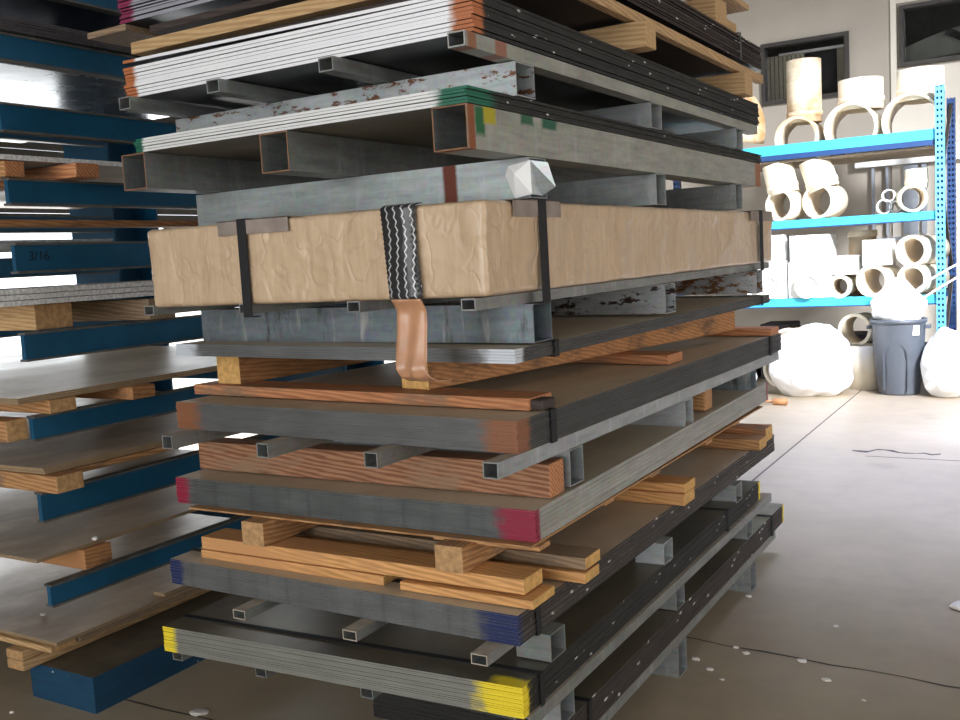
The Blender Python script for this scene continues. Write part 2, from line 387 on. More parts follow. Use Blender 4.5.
bundle('thick slate-grey sheet bundle with orange-brown painted corners, strapped near both ends', -2.25, XR, 1.99, 4.55, .985, 1.064, 20, M['top_dusty'],
       mat_steel('cut_d', (.145, .15, .152), .42, .5, .2, paint=pd), mat_steel('side_d', (.042, .045, .047), .6, .15, .2, paint=((0, 0, .2, .07, ORA),)),
       zf=zD, straps=(('y', 2.16, .03), ('y', 4.33, .04)))
# --- wood on it
T = thing('wooden_pallet', (XR, 2.13, 1.067), 'open pallet of reddish boards and upright stringers between the orange-cornered and the silver-edged bundles', 'pallet')
zP = zD
plank(T, -2.31, -1.135, 2.12, 2.25, 1.067, 1.098, 'wood_red_x', zf=zP, end='wood_red_x'); plank(T, -1.145, -1.10, 2.13, 2.2, 1.068, 1.094, 'wood_dark_x', .006, zf=zP)
plank(T, -2.2, -1.145, 3.16, 3.31, 1.067, 1.1, 'wood_red_x', zf=zP); plank(T, -2.2, -1.09, 4.33, 4.47, 1.067, 1.10, 'wood_red_x', zf=zP)
plank(T, -2.235, -2.14, 2.15, 4.35, 1.099, 1.197, 'wood_brown_y', zf=zP, name='stringer', end='endgrain_y')
def rotz(cx, cy, a): return Matrix.Translation((cx, cy, 0)) @ Matrix.Rotation(a, 4, 'Z') @ Matrix.Translation((-cx, -cy, 0))
MB().bev(-1.575, -1.475, 2.19, 4.25, 1.099, 1.195, .004, 0, zf=zP, R=rotz(-1.52, 2.19, -.125), mend=1, endaxis='y').build('stringer', [M['wood_brown_y'], M['endgrain_y']], T)
# --- thin silver-edged bundle
zE = tilt(-2.24, XR, 2.0, 4.36, .018, -.012)
SIL = (.62, .66, .72)
pe = ((0, 0, .09, .1, SIL), (-1.14, 0, .09, .05, SIL))
bundle('thin bundle of five thick plates with shiny silver corners below the wrapped package', -2.24, XR, 2.0, 4.36, 1.199, 1.234, 5, M['top_dusty'],
       mat_steel('cut_e', (.22, .23, .235), .35, .7, .2, paint=pe), mat_steel('side_e', (.055, .056, .056), .5, .3, .2, paint=((0, 0, .2, .045, SIL),)), zf=zE, fill=.9,
       straps=(('y', 2.2, .025), ('y', 4.2, .03)), strapmat='strap_black')
skid('stained bluish galvanized skid directly under the brown wrapped package', chs([(2.10, 2.2), (3.03, 3.13), (4.15, 4.25)], -2.23, XR, ['galv_blue', 'galv_brownstain', 'galv_amber']), (1.238, 1.334),
     [-1.152, -1.475, -1.83, -2.19], (1.336, 1.363), (1.855, 4.42), tm=['galv_dull', 'galv_dull', 'galv_dull', 'galv_dull'], tw=.038, zf=lambda x, y: .01*max(0, min(1, (-1.1-x)/1.1)))

# --- the wrapped package
def mat_wrap():
    m, nt, b = newmat('brown_kraft_wrap'); k = N(nt)
    f = k.noise(k.coord((6, 6, 1.5)), 3, 6, .6); f2 = k.noise(k.coord((60, 60, 1)), 2, 2)
    c = k.ramp(f, [(.3, (.52, .37, .235)), (.7, (.68, .51, .34))])
    c = k.mix(.25, c, k.ramp(f2, [(.3, (.36, .23, .13)), (.7, (.66, .47, .30))]))
    k.l(c, b.inputs['Base Color']); b.inputs['Roughness'].default_value = .42
    b.inputs['Coat Weight'].default_value = .45; b.inputs['Coat Roughness'].default_value = .16
    r1 = k.math('ABSOLUTE', k.math('SUBTRACT', k.noise(k.coord((5, 5, 3.4)), 1.6, 2, .4), .5)); r2 = k.math('ABSOLUTE', k.math('SUBTRACT', k.noise(k.coord((6, 6, 4), (3, 9, 2)), 2.6, 2, .4), .5))
    h = k.math('ADD', k.math('MULTIPLY', k.math('MINIMUM', r1, .07), 5), k.math('MULTIPLY', k.math('MINIMUM', r2, .05), 4))
    k.l(k.bump(h, .7, .010), b.inputs['Normal'])
    return m
M['wrap'] = mat_wrap()
M['card'] = mat_plain('corner_cardboard', (.27, .22, .19), .75, 0, .2, 20)
M['tapeskin'] = mat_plain('tan_tape', (.56, .29, .16), .35, 0, .15, 14, .5, coat=.4)
def mat_label():
    m, nt, b = newmat('black_tape_with_white_lines'); k = N(nt)
    t = k.n('ShaderNodeTexCoord'); s = k.n('ShaderNodeSeparateXYZ'); k.l(t.outputs['Object'], s.inputs[0])
    zz = k.math('PINGPONG', s.outputs[2], .010); wob = k.math('MULTIPLY', k.math('SINE', k.math('MULTIPLY', s.outputs[2], 34)), .004)
    u = k.math('ADD', k.math('ADD', s.outputs[0], k.math('MULTIPLY', zz, .55)), wob)
    fr = k.math('FRACT', k.math('DIVIDE', u, .0225))
    ln = k.math('LESS_THAN', fr, .17)
    n = k.noise(k.coord((200, 200, 200)), 1, 2); ln = k.math('MULTIPLY', ln, k.math('GREATER_THAN', n, .38))
    c = k.mix(ln, (.035, .035, .037), (.62, .62, .62)); k.l(c, b.inputs['Base Color']); b.inputs['Roughness'].default_value = .28
    k.l(k.bump(k.noise(k.coord((9, 9, 5)), 3, 4), .6, .01), b.inputs['Normal'])
    return m
M['label_tape'] = mat_label()
def package():
    x0, x1, y0, y1, z0, z1 = -2.16, -1.085, 1.86, 4.37, 1.366, 1.580
    T = thing('wrapped_package', (x1, y0, z0), 'long package wrapped in brown kraft paper and clear film, strapped with black bands', 'package')
    bm = bmesh.new()
    bmesh.ops.create_cube(bm, size=1)
    for v in bm.verts: v.co = Vector((x0+(v.co.x+.5)*(x1-x0), y0+(v.co.y+.5)*(y1-y0), z0+(v.co.z+.5)*(z1-z0)))
    def cuts(axis, a, b, n):
        for i in range(1, n):
            p = [0, 0, 0]; p[axis] = a+(b-a)*i/n; no = [0, 0, 0]; no[axis] = 1
            bmesh.ops.bisect_plane(bm, geom=bm.verts[:]+bm.edges[:]+bm.faces[:], plane_co=p, plane_no=no)
    cuts(0, x0, x1, 110); cuts(1, y0, y1, 190); cuts(2, z0, z1, 26)
    cx, cy, cz = (x0+x1)/2, (y0+y1)/2, (z0+z1)/2; hx, hy, hz = (x1-x0)/2, (y1-y0)/2, (z1-z0)/2
    r = .012
    for v in bm.verts:
        p = v.co
        # round the edges
        q = Vector((max(-hx+r, min(hx-r, p.x-cx)), max(-hy+r, min(hy-r, p.y-cy)), max(-hz+r, min(hz-r, p.z-cz))))
        d = (p-Vector((cx, cy, cz)))-q
        if d.length > 1e-6: d = d.normalized()*r
        n = d.normalized() if d.length > 0 else Vector((0, 0, 1))
        q = Vector((cx, cy, cz))+q+d
        w = noise.noise(Vector((q.x*5, q.y*5, q.z*6)))*.008
        rid = abs(noise.noise(Vector((q.x*6+q.z*7, q.y*5.5-q.z*5, q.z*9+4)))); rid2 = abs(noise.noise(Vector((q.x*9-q.z*9, q.y*8+q.z*10, q.z*7+9))))
        w += .009*max(0, .16-rid)*2 + .007*max(0, .13-rid2)*2 + noise.noise(Vector((q.x*22, q.y*22, q.z*22)))*.0015
        if n.x > .5 and q.z > z1-.045: w += .003
        if abs(n.z) > .7: w = w*.4 if n.z > 0 else 0
        if n.z > .1: w = min(w, .003)
        v.co = q+n*w
        if n.z < -.3: v.co.z = max(v.co.z, z0)
    me = bpy.data.meshes.new('paper_wrap'); 
    for v in bm.verts: v.co -= Vector((x1, y0, z0))
    for f in bm.faces: f.smooth = True
    bm.to_mesh(me); bm.free(); me.materials.append(M['wrap'])
    ob = bpy.data.objects.new('paper_wrap', me); C.objects.link(ob); ob.parent = T
    # black bands: one round the front (across), two on the long side
    def band(ax, pos, w, skew=0):
        s = MB(); e = .011; t = .002
        if ax == 'x':
            s.box(pos, pos+w, y0-e-t, y0-e, z0-.03, z1+.004); s.box(pos, pos+w, y0-e, y0+.3, z1+.004, z1+.004+t); s.box(pos, pos+w, y0-e, y0+.02, z0-.030-t, z0-.030)
        else:
            s.box(x1+e, x1+e+t, pos, pos+w, z0-.03, z1+.004); s.box(x1-1.0, x1+e, pos, pos+w, z1+.004, z1+.004+t); s.box(x1-.04, x1+e, pos, pos+w, z0-.030-t, z0-.030)
        s.build('strap', M['strap_black'], T)
    band('x', -1.808, .03); band('y', 2.105, .04); band('y', 4.12, .05)
    # cardboard corner protectors under the bands
    def prot(ax, a, b):
        s = MB(); e = .0105
        if ax == 'x': s.box(a, b, y0-e, y0-e+.003, z1-.034, z1+.003); s.box(a, b, y0-e, y0+.05, z1+.001, z1+.0035)
        else: s.box(x1+e-.003, x1+e, a, b, z1-.038, z1+.003); s.box(x1-.05, x1+e, a, b, z1+.001, z1+.0035)
        s.build('corner_protector', M['card'], T)
    prot('x', -1.878, -1.638); prot('y', 1.985, 2.23); prot('y', 4.0, 4.34)
    # black serrated tape with white lines
    s = MB(); n = 40; yy = y0-.0125
    za, zb_ = z1+.012, z0+.002
    b = len(s.v)
    for i in range(n+1):
        z = za+(zb_-za)*i/n; sh = .012*(i/n); jag = .003 if i % 2 else 0
        bow = .004*math.sin(i/n*PI)
        for (x, dy) in ((-1.352+sh-jag, 0), (-1.30+sh, -.003), (-1.256+sh*.5+jag-bow, 0)):
            s.v.append(Vector((x, yy+dy-.001*noise.noise(Vector((x*60, z*60, 0))), min(z, z1+.006))))
        if z > z1: 
            for q in range(3): s.v[-1-q].y += (z-z1)*3
    for i in range(n):
        for j in range(2):
            a = b+i*3+j; s.quad((a, a+1, a+4, a+3), 0, True)
    ob = s.build('striped_tape', M['label_tape'], T)
    md = ob.modifiers.new('thickness', 'SOLIDIFY'); md.thickness = .0015
    # torn tan tape flap hanging from it, down over the bundle below
    s = MB(); nz, nx = 26, 10
    prof = [(0, 1.366), (.02, 1.34), (.015, 1.30), (-.0, 1.24), (-.012, 1.205), (-.005, 1.185), (.02, 1.172), (.07, 1.168)]
    b = len(s.v)
    for i in range(nz+1):
        u = i/nz*(len(prof)-1); k_ = min(int(u), len(prof)-2); fr = u-k_
        dy = prof[k_][0]*(1-fr)+prof[k_+1][0]*fr; z = prof[k_][1]*(1-fr)+prof[k_+1][1]*fr
        v_ = i/nz
        xl = -1.345-.004*math.sin(v_*5)+.025*v_; xr = -1.262+.012*v_+.04*max(0, v_-.6)
        for j in range(nx+1):
            x = xl+(xr-xl)*j/nx
            fold = .006*math.sin(j/nx*9+v_*4)*(.4+v_) + .004*noise.noise(Vector((x*40, z*20, 1)))
            s.v.append(Vector((x, y0-.004+dy-fold, z)))
    for i in range(nz):
        for j in range(nx): a = b+i*(nx+1)+j; s.quad((a, a+1, a+nx+2, a+nx+1), 0, True)
    ob = s.build('tape_flap', M['tapeskin'], T); ob['label'] = 'tan tape flap hanging down'
    md = ob.modifiers.new('thickness', 'SOLIDIFY'); md.thickness = .002
package()

# --- skid with big rectangular tubes above the package
skid('skid of long big-bore rectangular steel tubes on galvanized cross channels, above the wrapped package', 
     [(2.12, 2.21, -2.23, XR, 'galv_drip'), (2.985, 3.075, -2.2, XR, 'galv'), (3.88, 3.97, -2.2, XR, 'galv_dull')], (1.590, 1.688),
     [-2.207, -1.70, -1.19], (1.690, 1.786), (1.84, 4.26), tm=['galv_dull', 'galv_dull', 'galv_khaki'], tw=.09, rims='rust_edge')
# crushed bright channel end
s = MB()
pts = [(-1.157, 2.10, 1.647), (-1.139, 2.085, 1.668), (-1.087, 2.10, 1.678), (-1.086, 2.10, 1.597), (-1.133, 2.10, 1.591), (-1.118, 2.075, 1.648), (-1.050, 2.12, 1.670), (-1.037, 2.13, 1.612), (-1.078, 2.14, 1.594)]
s.v = [Vector(p) for p in pts]
for q in ((0, 1, 5), (1, 2, 5), (2, 3, 5), (3, 4, 5), (4, 0, 5)): s.quad(q, 0)
for q in ((2, 6, 7), (2, 7, 8), (2, 8, 3)): s.quad(q, 1)
ob = s.build('crumpled_metal_scrap', [mat_plain('bright_scrap', (.93, .93, .92), .35, 0, .02), M['galv_bright']], origin=(-1.1, 2.1, 1.592))
ob.modifiers.new('thickness', 'SOLIDIFY').thickness = .002
tag(ob, 'crumpled shiny white metal scrap jammed at the channel end on top of the wrapped package', 'scrap')

# --- green-cornered plates
WHT = (.60, .60, .60)
pg = ((0, 0, .085, .1, GRN), (-1.055, 0, .035, .05, GRN))
bundle('stack of five bright plates with green-painted corners resting on the big tubes', -2.155, XR, 1.845, 4.28, 1.788, 1.826, 5, M['top_dark'],
       mat_steel('cut_g', (.80, .80, .79), .4, .15, .08, paint=pg), mat_steel('side_g', (.018, .019, .018), .62, .1, .3, specks=.07, paint=((0, 0, .2, .12, GRN),)), fill=.80, jit=.003)
skid('rust-splashed galvanized skid under the topmost white-edged bundle', chs([(2.075, 2.17), (2.965, 3.06), (3.91, 4.0)], -2.24, XR, ['galv_rust', 'galv', 'galv']), (1.828, 1.908),
     [-1.147, -1.51, -1.88, -2.215], (1.910, 1.943), (1.855, 4.24), tm=['galv_khaki_b', 'galv_dull', 'galv_dull', 'galv_dull'], tw=.044)
# --- thick white-edged bundle
ph = ((0, 0, .06, .1, ORB), (-1.12, 0, .045, .05, ORB))
bundle('thick bundle of plates with bright white cut ends and orange corners, black long side', -2.225, XR, 1.89, 4.26, 1.946, 2.038, 10, mat_steel('under_h', (.05, .055, .06), .3, .6, .2),
       mat_steel('cut_h', (.95, .96, 1.0), .4, .15, .06, paint=ph), mat_steel('side_h', (.018, .018, .017), .6, .1, .3, specks=.09, paint=((0, 0, .2, .05, ORB),)), fill=.86, jit=.003, lift=.012)
# --- pallet and brown bundle on top
T = thing('wooden_pallet', (XR, 2.0, 2.046), 'pale wooden pallet under the dark brown bundle at the top of the stack', 'pallet')
plank(T, -2.2, -1.2, 1.99, 2.09, 2.053, 2.082, 'wood_dark_x', name='cross_timber'); plank(T, -2.27, -1.3, 1.96, 2.05, 2.083, 2.116, 'wood_pale_x', name='deck_board')
plank(T, -2.0, -1.055, 2.83, 2.91, 2.05, 2.128, 'wood_pale_x', name='cross_timber'); plank(T, -2.0, -1.07, 3.95, 4.06, 2.041, 2.128, 'wood_pale_x', name='cross_timber')
plank(T, -1.125, -1.095, 2.0, 4.33, 2.131, 2.164, 'wood_pale_y', name='deck_board')
MB().box(-2.23, -1.13, 2.0, 4.32, 2.145, 2.163).build('plywood_sheet', M['wood_dark_x'], T)
MB().bev(-2.5, -2.33, 2.0, 3.4, 2.168, 2.186, .002).build('deck_board', M['wood_grey_x'], T)
pi_ = ((-1.24, 0, .05, .06, MAG),)
bundle('dark brown ribbed bundle at the very top of the stack with a magenta-sprayed corner', -2.35, XR, 2.0, 4.34, 2.187, 2.285, 14, mat_steel('top_i', (.03, .03, .04), .35, .5, .2),
       mat_steel('cut_i', (.50, .50, .56), .35, .5, .1, paint=pi_), mat_steel('side_i', (.040, .026, .022), .55, .15, .4, specks=.12), jit=.006, fill=.7, straps=(('y', 3.98, .02),), strapmat='strap_steel')
T = thing('wooden_pallet', (XR, 2.9, 2.29), 'pale pine pallet resting on the topmost brown bundle, cut off by the photo edge', 'pallet')
plank(T, -2.2, -1.11, 3.05, 3.19, 2.288, 2.40, 'wood_pale_x', name='cross_timber'); plank(T, -2.2, -1.11, 3.72, 3.86, 2.288, 2.38, 'wood_pale_x', name='cross_timber'); plank(T, -2.2, -1.11, 2.1, 2.24, 2.288, 2.39, 'wood_pale_x', name='cross_timber')
plank(T, -1.25, -1.10, 2.0, 4.15, 2.402, 2.425, 'wood_pale_y', name='deck_board'); plank(T, -1.32, -1.14, 3.9, 4.1, 2.288, 2.345, 'wood_pale_x', name='cross_timber')

# ================================================================== CANTILEVER RACK (left)
ARMS = [(2.36, 2.45), (2.136, 2.222), (1.92, 2.01), (1.697, 1.78), (1.486, 1.58), (1.209, 1.30), (.955, 1.035), (.69, .788), (.41, .485)]
rack = thing('cantilever_rack', (-2.95, 2.0, 0), 'blue steel cantilever rack with long arms, left of and behind the tall stack', 'rack')
def rack_bay(xr, only=None):
    xl = xr-.34
    # base foot
    MB().box(xl, xr, 2.0, 5.0, 0, .127, 0, mtop=1).build('base', [M['rack_base'], M['base_dust']], rack)
    s = MB()   # wide-flange column
    ya, yb = 3.45, 3.75
    s.box(xl, xr, ya, ya+.014, .127, 3.4); s.box(xl, xr, yb-.014, yb, .127, 3.4); s.box(xr-.175, xr-.165, ya+.014, yb-.014, .127, 3.4)
    s.build('column', M['rack_blue'], rack)
    for k, (a, b) in enumerate(ARMS):
        if k == 0: pass
        s = MB(); y0 = 1.885
        s.box(xr-.026, xr-.008, y0, 3.45, a+.006, b-.006, 0)            # web
        s.box(xr-.038, xr, y0, 3.45, a, a+.007, 1); s.box(xr-.038, xr, y0, 3.45, b-.007, b, 1)
        s.build('arm', [M['rack_blue'], M['rack_lip']], rack)
rack_bay(-2.78); rack_bay(-4.25)
s = MB()
for z in (.9, 2.3): s.box(-4.30, -3.1, 3.66, 3.70, z, z+.06)
s.build('cross_brace', M['rack_blue'], rack)
# handwritten size marks on arm webs
def text_obj(name, body, size, loc, rot, mat, parent=None, ext=.0004, origin=None):
    cu = bpy.data.curves.new(name, 'FONT'); cu.body = body; cu.size = size; cu.extrude = ext
    tmp = bpy.data.objects.new(name, cu); C.objects.link(tmp)
    bpy.context.view_layer.update()
    me = bpy.data.meshes.new_from_object(tmp.evaluated_get(bpy.context.evaluated_depsgraph_get()))
    C.objects.unlink(tmp); bpy.data.objects.remove(tmp)
    me.materials.append(mat)
    o = bpy.data.objects.new(name, me); C.objects.link(o)
    o.rotation_euler = rot
    o.location = Vector(loc)-Vector(parent['_o']) if parent is not None else loc
    if parent is not None: o.parent = parent
    return o
text_obj('size_marking', '3/16', .042, (-2.7870, 1.93, 1.525), (PI/2, 0, PI/2), M['ink'], rack)

# ---- sheets and timbers on the arms (their aisle edges sit just over the rack's right side)
M['plate_dull'] = mat_steel('rack_plate_dull', (.46, .34, .22), .5, .0, .2, cloud=(.25, .18, .11))
M['plate_grey'] = mat_steel('rack_plate_grey', (.72, .65, .54), .38, .0, .15, cloud=(.48, .41, .32))
M['plate_edge'] = mat_plain('rack_plate_edge', (.36, .25, .145), .6, .2, .2)
M['edge_light'] = mat_plain('bright_plate_edge', (.5, .5, .5), .4, .4, .3, 60)
M['tread'] = mat_plain('tread_plate_edge', (.86, .85, .80), .5, .1, .35, 90)
M['red_spray'] = mat_plain('red_spray', (.36, .02, .02), .6)
def rsheets(label, x0, x1, y0, y1, zb, zt, n, top, edge, name='sheet_bundle'):
    T = thing(name, (x1, y0, zb), label, 'steel sheet stack')
    th = (zt-zb)/n
    for i in range(n):
        ex = random.uniform(-.004, .004)
        MB().box(x0, x1+ex, y0+ex, y1, zb+i*th, zb+(i+.88)*th, 0, mtop=0, mend=1, mside=1).build('sheet', [top, edge], T)
    return T
def rlumber(label, specs, mats='wood_x'):
    """a loose timber frame: boards along x (runs across arms)"""
    a = specs[0]
    T = thing('timber_frame', (a[1], a[2], a[4]), label, 'dunnage')
    for sp in specs:
        plank(T, *sp[:6], sp[6] if len(sp) > 6 else mats, .005, end=(sp[7] if len(sp) > 7 else None), name=sp[8] if len(sp) > 8 else 'board')
    return T
# on the floor base
rlumber('pallet of pale pine boards lying on the blue rack base, lowest on the rack', [
    (-3.14, -3.05, 1.93, 3.3, .130, .165, 'wood_pale_y', 'endgrain'), (-3.14, -3.05, 1.93, 3.3, .167, .200, 'wood_pale_y', 'endgrain'),
    (-3.7, -2.93, 1.96, 2.06, .202, .222, 'wood_pale_x', 'endgrain'), (-3.02, -2.925, 2.07, 3.42, .202, .222, 'wood_grey_x'),
    (-4.4, -4.3, 1.93, 3.3, .130, .20, 'wood_pale_y', 'endgrain'), (-4.5, -3.75, 1.96, 2.06, .202, .222, 'wood_pale_x')])
rsheets('brownish steel sheets on the pine pallet, lowest level of the blue rack', -4.6, -2.92, 1.98, 3.42, .224, .236, 2, M['plate_dull'], M['plate_edge'])
rsheets('rusty flat bar stock lying on the lowest rack sheets', -2.99, -2.93, 2.45, 3.4, .2375, .252, 1, M['plate_dull'], M['plate_edge'], 'flat_bar')
# arm 8
rlumber('red-brown wood block with white paint dabs on the lowest arm of the blue rack', [
    (-3.6, -2.80, 2.03, 2.14, .487, .556, 'wood_brown_y'), (-3.6, -2.9, 3.1, 3.2, .487, .556, 'wood_brown_y')])
for (px, py, pz) in ((-2.657, 2.12, .52),):
    pass
rsheets('dark dull steel sheets curling over a wood block on the lowest arm of the rack', -4.6, -2.82, 1.87, 3.42, .558, .570, 2, M['plate_dull'], M['plate_edge'])
# arm 7
rlumber('orange timber with a square sawn end on the second rack arm from the floor', [
    (-3.7, -2.70, 1.885, 1.985, .790, .846, 'wood_x', 'endgrain'), (-2.83, -2.755, 2.0, 3.42, .826, .846, 'wood_y'), (-3.6, -2.7, 3.2, 3.3, .79, .846, 'wood_x')])
rsheets('dark steel sheets on the orange timber, second arm from the floor', -4.6, -2.765, 1.89, 3.42, .848, .868, 3, M['plate_dull'], M['plate_edge'])
# arm 6
rlumber('wood boards with a red sprayed mark on the third rack arm from the floor', [
    (-3.7, -2.76, 1.93, 2.03, 1.036, 1.080, 'wood_x', 'endgrain'), (-3.7, -2.73, 2.23, 2.33, 1.036, 1.08, 'wood_brown_y'), (-3.6, -2.8, 3.2, 3.3, 1.036, 1.08, 'wood_x'),
    (-3.6, -2.80, 1.80, 1.875, .965, 1.034, 'wood_x', 'endgrain')])
rsheets('wide grey steel sheet stack with a shiny top, third rack arm from the floor', -4.6, -2.77, 1.83, 3.42, 1.081, 1.102, 3, M['plate_grey'], M['plate_edge'])
# arm 5
rlumber('big pale timber block under the galvanized sheets, middle arm of the rack', [
    (-3.7, -2.83, 1.96, 2.10, 1.302, 1.384, 'wood_pale_x', 'endgrain'), (-3.6, -2.75, 2.35, 2.47, 1.302, 1.376, 'wood_grey_x'), (-3.6, -2.8, 3.2, 3.3, 1.302, 1.384, 'wood_x')])
rsheets('speckled galvanized sheet stack with pale edges, middle arm of the rack', -4.6, -2.775, 1.80, 3.42, 1.386, 1.440, 3, M['tread'], M['tread'])
# arm 4 : small mesh plate, arm 3 sheets
rsheets('short bright galvanized plate on the rack arm marked 3/16', -3.6, -2.97, 1.80, 2.4, 1.582, 1.600, 2, M['edge_light'], M['edge_light'])
rlumber('brown boards carried between the upper rack arms, seen edge-on above the white daylight gap', [
    (-3.25, -3.15, 1.7, 3.4, 1.655, 1.68, 'wood_brown_y'), (-3.6, -3.1, 3.2, 3.3, 1.655, 1.68, 'wood_brown_y')])
rlumber('rough orange wood blocks under the bright-edged plate, upper rack arm', [
    (-3.4, -2.76, 1.86, 1.93, 1.782, 1.83, 'wood_x', 'wood_red_x'), (-3.4, -2.69, 2.06, 2.15, 1.782, 1.828, 'wood_red_x', 'wood_red_x'), (-3.6, -2.8, 3.1, 3.2, 1.782, 1.832, 'wood_x')])
rsheets('single plate with a bright rough edge resting on orange blocks, upper rack arm', -4.5, -2.77, 1.85, 3.42, 1.834, 1.852, 1, M['plate_dull'], M['tread'])
# arm 1 and arm 0
rsheets('dark sheet bundle with light edge lines on a high rack arm, glossy underside', -4.9, -2.76, 1.62, 3.42, 2.224, 2.268, 6, mat_steel('glossy_plate', (.10, .11, .13), .24, .6, .2), mat_steel('dark_lined_edge', (.12, .11, .12), .35, .5, .3))
rsheets('steel plates on the topmost visible rack arm at the upper left corner', -4.9, -2.60, 1.5, 3.42, 2.452, 2.475, 3, mat_steel('glossy_plate_b', (.09, .095, .13), .22, .7, .2), M['plate_edge'])

# ================================================================== BUILDING
def mat_floor():
    m, nt, b = newmat('concrete_floor'); k = N(nt)
    f = k.noise(k.coord(), .9, 8, .62); f2 = k.noise(k.coord((1, 1, 1), (4, 3, 0)), 7, 6, .6)
    c = k.ramp(f, [(.3, (.32, .25, .165)), (.7, (.44, .355, .25))])
    c = k.mix(k.ramp(f2, [(.45, (0, 0, 0)), (.75, (.35, .35, .35))]), c, (.26, .22, .17))
    f3 = k.noise(k.coord((1, 1, 1), (9, 1, 0)), 2.3, 4, .5)
    c = k.mix(k.ramp(f3, [(.64, (0, 0, 0)), (.76, (.4, .4, .4))]), c, (.18, .15, .11))
    k.l(c, b.inputs['Base Color'])
    r = k.n('ShaderNodeMapRange'); r.inputs[3].default_value = .38; r.inputs[4].default_value = .6; k.l(f, r.inputs[0]); k.l(r.outputs[0], b.inputs['Roughness'])
    k.l(k.bump(f2, .08), b.inputs['Normal'])
    return m
M['floor'] = mat_floor()
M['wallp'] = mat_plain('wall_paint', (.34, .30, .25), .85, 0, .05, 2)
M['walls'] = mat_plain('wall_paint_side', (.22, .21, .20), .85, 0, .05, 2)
M['white'] = mat_plain('white_paint', (.8, .8, .78), .6, 0, .04, 3)
M['dark_metal'] = mat_plain('dark_bronze_frame', (.055, .05, .045), .4, .4, .15)
M['joint'] = mat_plain('joint_filler', (.07, .06, .05), .9)
XL, XW, YF, YB, ZC = -7.2, 6.0, -6.0, 12.0, 6.4
struct(MB().box(XL, XW, YF, YB+.0, -.1, 0).build('floor', M['floor'])) 
struct(MB().box(XL, XW, YF, YB, ZC, ZC+.1).build('ceiling', mat_plain('ceiling_dark', (.13, .13, .13), .9)))
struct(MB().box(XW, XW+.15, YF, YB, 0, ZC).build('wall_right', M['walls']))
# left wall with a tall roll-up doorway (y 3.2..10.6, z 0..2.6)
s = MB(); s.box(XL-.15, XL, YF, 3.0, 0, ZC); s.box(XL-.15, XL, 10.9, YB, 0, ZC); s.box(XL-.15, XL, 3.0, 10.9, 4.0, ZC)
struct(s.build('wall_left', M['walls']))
s = MB(); s.box(XL-.15, -4.5, YF-.15, YF, 0, ZC); s.box(4.5, XW, YF-.15, YF, 0, ZC); s.box(-4.5, 4.5, YF-.15, YF, 4.3, ZC)
struct(s.build('wall_front', M['walls']))
s = bpy.data.objects.new('door_1', None); C.objects.link(s); s.location = (XL, 3.0, 1.93); s['_o'] = (XL, 3.0, 1.93); s['kind'] = 'structure'; s['label'] = 'partly raised dark roll-up door behind the rack'
for i in range(20): MB().bev(XL-.10, XL-.06, 3.0, 10.9, 1.93+i*.104, 1.93+i*.104+.1, .01).build('door_slat', M['dark_metal'], s)
# exterior apron
struct(MB().box(-30, XL-.15, -10, 30, -.12, -.01).build('trim_1', mat_plain('apron_concrete', (.62, .61, .58), .8, 0, .05, 1)), 'pale concrete yard outside the open doorway')
# back wall with two openings for the windows
W1 = (-3.05, -2.06, 3.07, 3.78); W2 = (-1.53, -.15, 3.30, 3.96)
s = MB(); t0, t1 = YB, YB+.15
s.box(XL, W1[0], t0, t1, 0, ZC); s.box(W1[0], W1[1], t0, t1, 0, W1[2]); s.box(W1[0], W1[1], t0, t1, W1[3], ZC)
s.box(W1[1], W2[0], t0, t1, 0, ZC); s.box(W2[0], W2[1], t0, t1, 0, W2[2]); s.box(W2[0], W2[1], t0, t1, W2[3], ZC); s.box(W2[1], XW, t0, t1, 0, ZC)
struct(s.build('wall_back', M['wallp']))
s = MB(); s.box(-1.62, W2[0]-.03, YB-.03, YB, 0, ZC); s.box(W2[0]-.03, XW, YB-.03, YB, W2[3]+.03, ZC); s.box(W2[0]-.03, XW, YB-.03, YB, 0, W2[2]-.03)
struct(s.build('trim_2', mat_plain('pale_wall_panel', (.60, .55, .47), .8, 0, .04, 2)))
glass, nt, b = newmat('office_glass'); b.inputs['Base Color'].default_value = (.9, .9, .9, 1); b.inputs['Transmission Weight'].default_value = 1; b.inputs['Roughness'].default_value = 0; b.inputs['IOR'].default_value = 1.45
def window(name, W):
    x0, x1, z0, z1 = W
    T = bpy.data.objects.new(name, None); C.objects.link(T); T.location = (x0, YB, z0); T['_o'] = (x0, YB, z0); T['kind'] = 'structure'
    s = MB(); w = .045; ya, yb = YB-.05, YB+.1
    s.box(x0, x1, ya, yb, z1-w, z1); s.box(x0, x1, ya, yb, z0, z0+w); s.box(x0, x0+w, ya, yb, z0+w, z1-w); s.box(x1-w, x1, ya, yb, z0+w, z1-w)
    s.build('window_frame', M['dark_metal'], T)
    MB().box(x0+w, x1-w, YB+.04, YB+.046, z0+w, z1-w).build('pane', glass, T)
    return T
T1 = window('window_1', W1); T2 = window('window_2', W2)
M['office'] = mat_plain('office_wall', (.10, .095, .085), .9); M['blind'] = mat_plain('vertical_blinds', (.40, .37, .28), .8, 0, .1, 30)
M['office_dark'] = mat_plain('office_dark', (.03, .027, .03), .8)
# office room behind windows
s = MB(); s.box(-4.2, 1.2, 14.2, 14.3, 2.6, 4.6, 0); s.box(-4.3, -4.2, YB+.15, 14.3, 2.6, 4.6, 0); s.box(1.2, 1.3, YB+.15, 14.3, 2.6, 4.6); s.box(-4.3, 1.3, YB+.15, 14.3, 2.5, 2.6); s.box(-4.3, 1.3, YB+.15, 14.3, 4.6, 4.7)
struct(s.build('trim_3', M['office']), 'dark office room seen through the high windows')
